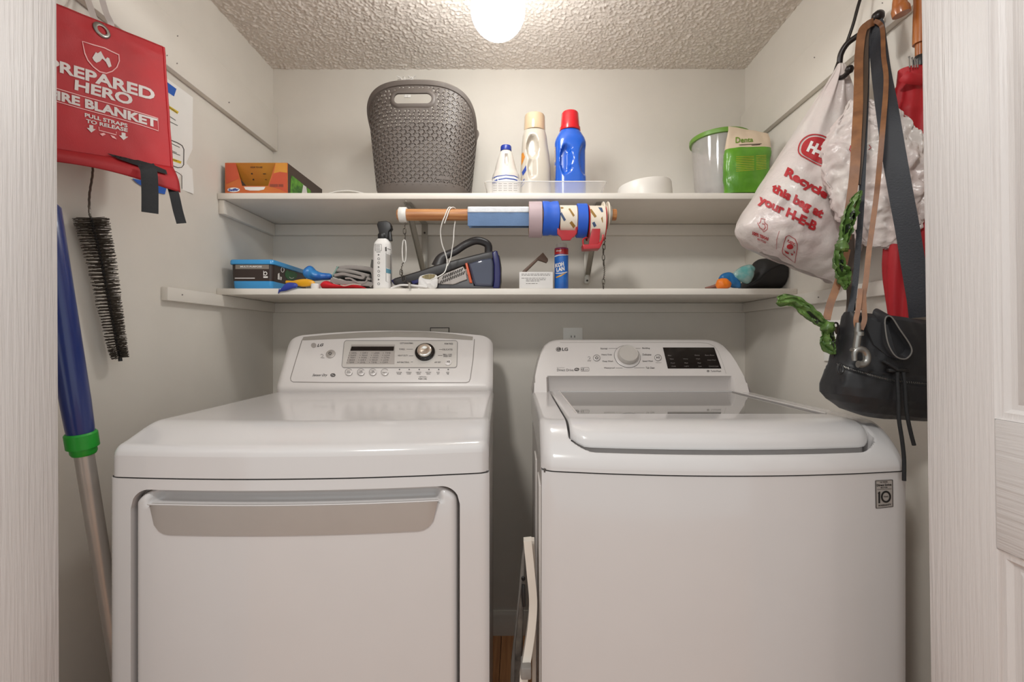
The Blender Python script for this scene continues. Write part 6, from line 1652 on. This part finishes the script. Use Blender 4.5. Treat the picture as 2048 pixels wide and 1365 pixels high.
# ------------------------------------------------------------------ red umbrella with crooked wooden handle
umb = thing('umbrella', 'red folded umbrella with curved wooden handle behind the right door', 'umbrella', P(1830, 640, .93))
YU = .955
hp = spline([P(1799, 16, YU), P(1800, 0, YU), P(1806, -24, YU), P(1822, -40, YU), P(1838, -28, YU), P(1842, 0, YU), P(1841, 40, YU), P(1840, 85, YU)], 7)
obj('crook_handle', G().tube(hp + [P(1840, 88, YU)], .0128, 16), 'wood_handle', umb, smooth=50)
e0 = P(1800, 14, YU); dire = (P(1803, 28, YU) - e0).normalized()
obj('handle_end', G().tube([e0 - dire * .004, e0 + dire * .004, e0 + dire * .016], [.0128, .0162, .0158], 18), 'wood_handle', umb, smooth=40)
obj('ferrule', G().tube([P(1840, 86, YU), P(1840, 112, YU)], .0085, 14), 'wood_handle', umb)
obj('hub', G().tube([P(1840, 112, YU), P(1840, 120, YU), P(1840, 134, YU)], [.009, .013, .011], 14), 'black_plastic', umb)
obj('shaft', G().tube([P(1840, 116, YU), P(1842, 640, YU - .01)], .004, 8), 'chrome', umb)
for u, v in ((1818, 113), (1824, 115), (1829, 117), (1834, 118)):
    obj('rib_tip', G().tube([P(u + 1.5, 135, YU - .012), P(u + .5, v + 4, YU - .012), P(u, v, YU - .012)], [.0012, .0012, .0020], 6), 'steel', umb)
rowsU = [(1808, 133, .020), (1807, 150, .024), (1806, 162, .025), (1800, 172, .028), (1796, 200, .034), (1789, 222, .04), (1794, 240, .038), (1800, 290, .034), (1796, 340, .036), (1790, 400, .040), (1786, 460, .042), (1781, 520, .042), (1782, 560, .038), (1786, 600, .034), (1790, 640, .030), (1800, 690, .022), (1815, 730, .012), (1828, 752, .004)]
def umbf(s, t):
    q = t * (len(rowsU) - 1); i = min(int(q), len(rowsU) - 2); k = q - i
    lu, v, d = (lerp(rowsU[i][j], rowsU[i + 1][j], k) for j in range(3))
    th = 2 * math.pi * s; ple = 1 + .12 * math.sin(th * 7 + t * 9) * min(1, t * 4)
    c = P(1843, v, YU); r = (P(1843, v, YU) - P(lu, v, YU)).length
    r2 = min(r * ple, r)
    return Vector((min(c.x - r2 * math.cos(th), XR - .003), YU + .012 - min(d, .04) * math.sin(th) * ple, c.z))
obj('canopy', G().grid(umbf, 84, 80, cu=True), 'umbrella_red', umb, smooth=50)
obj('closing_band', G().tube(spline([P(1806, 152, YU - .02), P(1820, 157, YU - .026), P(1845, 160, YU - .024)], 4), .0035, 8, flat=3), 'umbrella_red', umb)

# ------------------------------------------------------------------ leather leash
lea = thing('leather_leash', 'brown leather dog leash looped over the black hook with a metal snap', 'leash', P(1715, 700, .98))
def band(name, q, w, m='leather', th=.004, par=None, nrm=None):
    pts = spline([P(*a) for a in q], 7); return obj(name, G().ribbon(pts, w, th, nrm), m, par or lea, smooth=40)
band('left_strand', [(1746, 44, 1.052), (1735, 50, 1.046), (1724, 64, 1.044), (1718, 110, 1.036), (1717, 160, 1.01), (1716, 215, .945), (1713, 270, .915), (1710, 330, .90), (1705, 380, .90), (1698, 430, .90), (1693, 480, .905)], [.0165] * 71)
band('left_strand_inner', [(1744, 44, 1.056), (1737, 52, 1.052), (1732, 80, 1.05), (1731, 150, 1.02), (1728, 210, .95), (1723, 290, .915), (1715, 370, .908)], .010, 'leather_edge')
band('right_strand', [(1748, 42, 1.050), (1758, 46, 1.046), (1765, 60, 1.044), (1767, 110, 1.018), (1772, 150, .968), (1771, 190, .918), (1766, 250, .868), (1760, 320, .862), (1753, 390, .87), (1745, 450, .866), (1738, 500, .862), (1732, 560, .858), (1727, 590, .853), (1722, 620, .850)], [.0085] * 92)
band('loop_handle', [(1693, 500, .925), (1684, 540, .92), (1671, 580, .915), (1660, 610, .912), (1653, 640, .91)], .0135)
band('loop_handle_back', [(1700, 470, .938), (1701, 520, .935), (1700, 560, .932), (1702, 600, .93), (1697, 635, .925), (1684, 656, .92), (1670, 662, .915)], .0145, 'leather_edge')
band('clasp_tab', [(1721, 578, .852), (1717, 615, .848), (1712, 640, .845), (1714, 656, .844)], .008)
band('clasp_tab', [(1727, 578, .852), (1728, 615, .848), (1729, 640, .845), (1722, 660, .844)], .008)
# trigger snap
sp0 = P(1715, 652, .842)
obj('snap_swivel', G().tube([P(1716, 646, .842), P(1715, 662, .842), P(1716, 668, .842)], [.0042, .0052, .0050], 12), 'steel', lea)
obj('snap_collar', G().tube([P(1718, 664, .842), P(1718, 672, .842)], .0075, 14), 'steel', lea)
obj('snap_body', G().tube([P(1716, 670, .842), P(1713, 690, .842), P(1711, 703, .842)], [.0058, .0062, .0052], 14), 'steel', lea)
ring = [P(1709, 722, .840), P(1709, 706, .840), P(1716, 699, .840), P(1726, 701, .840), P(1733, 710, .840), P(1733, 722, .840), P(1726, 729, .840), P(1716, 729, .840)]
rp = spline(ring, 5); obj('snap_hook', G().tube(rp, [lerp(.0040, .0066, clamp(i / 12)) for i in range(len(rp))], 12), 'steel', lea)
obj('snap_thumb', G().tube([P(1702, 699, .841), P(1709, 703, .841)], .0035, 10), 'steel', lea)
obj('oval_ring', G().tube(spline([P(1666, 652, .91), P(1672, 646, .91), P(1676, 652, .91), P(1675, 680, .91), P(1676, 706, .91), P(1671, 720, .91), P(1666, 708, .91), P(1667, 680, .91)], 4, True), .0018, 8, closed=True), 'hook_black', lea)
obj('thin_cord', G().tube(spline([P(1713, 460, .935), P(1716, 480, .932), P(1715, 540, .93), P(1711, 590, .928), P(1706, 615, .926), P(1706, 630, .925)], 5), .0022, 8), 'hook_black', lea)
obj('cord_slider', G().tube([P(1706, 606, .925), P(1706, 622, .925)], .0045, 10), 'hook_black', lea)
# ------------------------------------------------------------------ green waste bags knotted on the leash
mat('bag_print', (26, 34, 20), 0.4)
def scrap(name, label, rows, Yc, knots, marks, amp=.00055):
    """a thin crinkled film strip pleated across its width; rows: pixel centre and half width"""
    o = thing(name, label, 'waste bag', P(rows[-1][0], rows[-1][1], Yc))
    pa_ = spline([Vector((r[0], r[1], r[2])) for r in rows], 6); M_ = 18; vs = []; N_ = len(pa_)
    for i, p in enumerate(pa_):
        a = pa_[max(0, i - 1)]; b = pa_[min(N_ - 1, i + 1)]; l = math.hypot(b.x - a.x, b.y - a.y) or 1; nx, ny = -(b.y - a.y) / l, (b.x - a.x) / l
        for k in range(M_ + 1):
            w = 2 * k / M_ - 1; e = p.z * (w + .22 * noise.noise(Vector((i * .3, w * 2, 4))))
            q = P(p.x + nx * e, p.y + ny * e, Yc)
            q.y += p.z * amp * (math.sin(w * 8 + i * .22) + 1.2 * noise.noise(Vector((i * .55, w * 5, 7)))) + p.z * .0006 * abs(w)
            vs.append(q)
    g = G().add(vs, [(j * (M_ + 1) + k, j * (M_ + 1) + k + 1, (j + 1) * (M_ + 1) + k + 1, (j + 1) * (M_ + 1) + k) for j in range(N_ - 1) for k in range(M_)])
    q = obj('film', g, 'bag_green', o, smooth=30); md = q.modifiers.new('film', 'SOLIDIFY'); md.thickness = .0008
    bv = g.bvh()
    for m in marks: decal('film_print', Flat().poly(m), bv, 'bag_print', o, .0012, 4)
    for (u, v, r) in knots:
        gg = G().lathe(P(u, v, Yc), [(.0005, -r)] + [(r * math.sin(math.pi * k / 8), -r * math.cos(math.pi * k / 8)) for k in range(1, 8)] + [(.0005, r)], 18)
        for p in gg.v: p += (p - P(u, v, Yc)).normalized() * .5 * r * noise.noise(p * 140)
        obj('knot', gg, 'bag_green', o, smooth=40)
    return o
scrap('waste_bag', 'green plastic waste bag knotted around the upper leash strand', [(1723, 381, 2), (1717, 396, 8), (1707, 425, 14), (1698, 452, 14), (1691, 478, 9), (1683, 494, 7), (1681, 512, 9), (1686, 535, 14), (1692, 556, 15), (1692, 572, 6), (1690, 580, 1)], .888, [(1684, 494, .011)],
      [[(1700, 428), (1709, 420), (1712, 436), (1703, 444)], [(1692, 450), (1704, 446), (1700, 462), (1690, 470)], [(1678, 518), (1688, 520), (1686, 545), (1680, 540)]])
scrap('waste_bag', 'long green plastic waste bag tail reaching left from the lower leash ring', [(1555, 600, 7), (1566, 601, 12), (1590, 601, 12), (1612, 615, 14), (1634, 634, 12), (1648, 646, 9), (1656, 655, 8), (1660, 672, 15), (1661, 688, 16), (1667, 702, 9), (1672, 708, 2)], .905, [(1655, 655, .012)],
      [[(1612, 622), (1620, 622), (1642, 642), (1634, 648)], [(1662, 664), (1672, 668), (1670, 690), (1660, 684)]], .00022)

# ------------------------------------------------------------------ black shoulder bag
pur = thing('shoulder_bag', 'black nylon shoulder bag with zipper and hanging cords beside the washing machine', 'bag', P(1770, 842, .90))
rowsK = [(1694, 624, 1868, 646, .022), (1692, 632, 1869, 656, .034), (1684, 668, 1872, 676, .042), (1674, 705, 1876, 712, .046), (1664, 738, 1878, 745, .047), (1655, 770, 1879, 782, .046), (1655, 786, 1879, 806, .044), (1664, 800, 1878, 822, .038), (1690, 819, 1874, 836, .028), (1730, 833, 1866, 841, .014), (1760, 837, 1850, 842, .004)]
YK = .905
def bagk(s, t):
    q = t * (len(rowsK) - 1); i = min(int(q), len(rowsK) - 2); k = q - i
    lu, lv, ru, rv, d = (lerp(rowsK[i][j], rowsK[i + 1][j], k) for j in range(5))
    th = 2 * math.pi * s; c = .5 + .5 * math.copysign(abs(math.cos(th)) ** .7, math.cos(th)); sn = math.sin(th)
    u, v = lerp(lu, ru, c), lerp(lv, rv, c); p = P(u, v, YK); p.y = YK - d * math.copysign(abs(sn) ** .6, sn)
    wr = .006 * noise.noise(Vector((p.x * 26, p.z * 14, sn))) + .003 * noise.noise(Vector((p.x * 60, p.z * 40, sn * 2)))
    ledge = -.006 * sm((v - (728 + (u - 1660) * .16)) / 6) + .004 * math.exp(-((v - (735 + (u - 1660) * .18)) / 3) ** 2)
    p.y += (wr + ledge) * (1 if sn > 0 else -1); p.x = min(p.x, XR - .003)
    return p
kg = G().grid(bagk, 100, 90, cu=True); obj('body', kg, 'nylon_black', pur, smooth=60)
kv = kg.bvh()
# flap folded into a funnel mouth at the top right
fg = G(); ring1 = spline([P(*q) for q in ((1770, 640, .858), (1782, 634, .858), (1800, 660, .852), (1820, 690, .848), (1823, 706, .846), (1812, 718, .845), (1796, 716, .845), (1784, 704, .847), (1774, 680, .85))], 5, True)
cen = sum(ring1, Vector()) / len(ring1)
back = [cen + (p - cen) * .55 + Vector((.006, .034, .004)) for p in ring1]; outer = [cen + (p - cen) * 1.18 + Vector((.004, .03, .008)) for p in ring1]
fg.loft([outer, [p + (p - cen).normalized() * .002 for p in ring1], ring1, back], True, True); obj('rolled_mouth', fg, 'nylon_black', pur, smooth=60)
obj('mouth_piping', G().tube(ring1, .0014, 6, closed=True), 'strap_grey', pur)
flp_ = G().prism([P(*q) for q in ((1730, 628, .872), (1745, 640, .868), (1775, 650, .86), (1790, 700, .855), (1800, 722, .852), (1775, 712, .856), (1748, 690, .862), (1735, 660, .868))], (0, .008, 0), .002); obj('front_flap', flp_, 'nylon_black', pur, smooth=50)
zp = [(1676, 729), (1700, 739), (1730, 748), (1760, 756), (1790, 762), (1830, 767), (1860, 769)]
zt_ = lay(Flat().stroke([(p.x, p.y) for p in spline([Vector((a, b, 0)) for a, b in zp], 4)], 9), kv, .0008, 8)
obj('zipper_tape', zt_, 'webbing_black', pur, smooth=0, recalc=False)
g = G(); zs = spline([Vector((a, b, 0)) for a, b in zp], 9)
for i in range(len(zs) - 1):
    l2 = lay(Flat().stroke([(zs[i].x - .6, zs[i].y - 1.6), (zs[i].x + .9, zs[i].y + 1.6)], 1.1), kv, .0018); g.add(l2.v, l2.f)
o = obj('zipper_teeth', g, 'steel', pur, smooth=0, recalc=False); o['kind'] = 'stuff'
obj('zipper_pull', G().tube(spline([P(1680, 728, .856), P(1686, 736, .853), P(1685, 745, .852), P(1678, 747, .852), P(1675, 738, .854)], 4, True), .0022, 8, closed=True), 'black_plastic', pur)
def cord_(name, q, r=.0033): obj(name, G().tube(spline([P(*a) for a in q], 6), r, 10), 'webbing_black', pur)
cord_('drawcord', [(1795, 745, .846), (1795, 765, .846), (1797, 800, .842), (1798, 840, .84), (1804, 880, .84), (1808, 920, .84), (1808, 962, .84)])
cord_('drawcord', [(1807, 745, .846), (1810, 775, .844), (1812, 810, .842), (1816, 840, .84), (1822, 868, .84), (1828, 891, .84)])
obj('cord_lock', G().rbox(P(1778, 746, .848) , P(1821, 737, .848) + Vector((0, .010, 0)), .003, 2), 'black_plastic', pur)
cord_('drawcord_loop', [(1765, 722, .852), (1780, 730, .848), (1795, 740, .846)], .003)
# webbing strap over the hook
def strap(name, q, ws): 
    pts = spline([P(*a) for a in q], 7); n = len(pts)
    obj(name, G().ribbon(pts, [lerp(ws[0], ws[1], clamp(i / (n * .5))) for i in range(n)], .0022), 'strap_black', pur, smooth=40)
strap('shoulder_strap', [(1742, 42, 1.060), (1751, 52, 1.056), (1756, 90, 1.045), (1763, 150, .99), (1774, 220, .905), (1788, 310, .88), (1802, 390, .872), (1815, 460, .87), (1828, 540, .872), (1838, 600, .875), (1842, 635, .88)], (.030, .036))
strap('shoulder_strap', [(1741, 42, 1.062), (1736, 55, 1.060), (1734, 110, 1.056), (1733, 160, 1.02), (1731, 220, .955), (1727, 310, .915), (1722, 420, .912), (1716, 500, .92), (1710, 570, .918), (1700, 628, .912)], (.012, .010))
obj('strap_buckle', G().rbox(P(1826, 642, .905), P(1856, 634, .905) + Vector((0, .012, 0)), .002, 2), 'steel', pur)
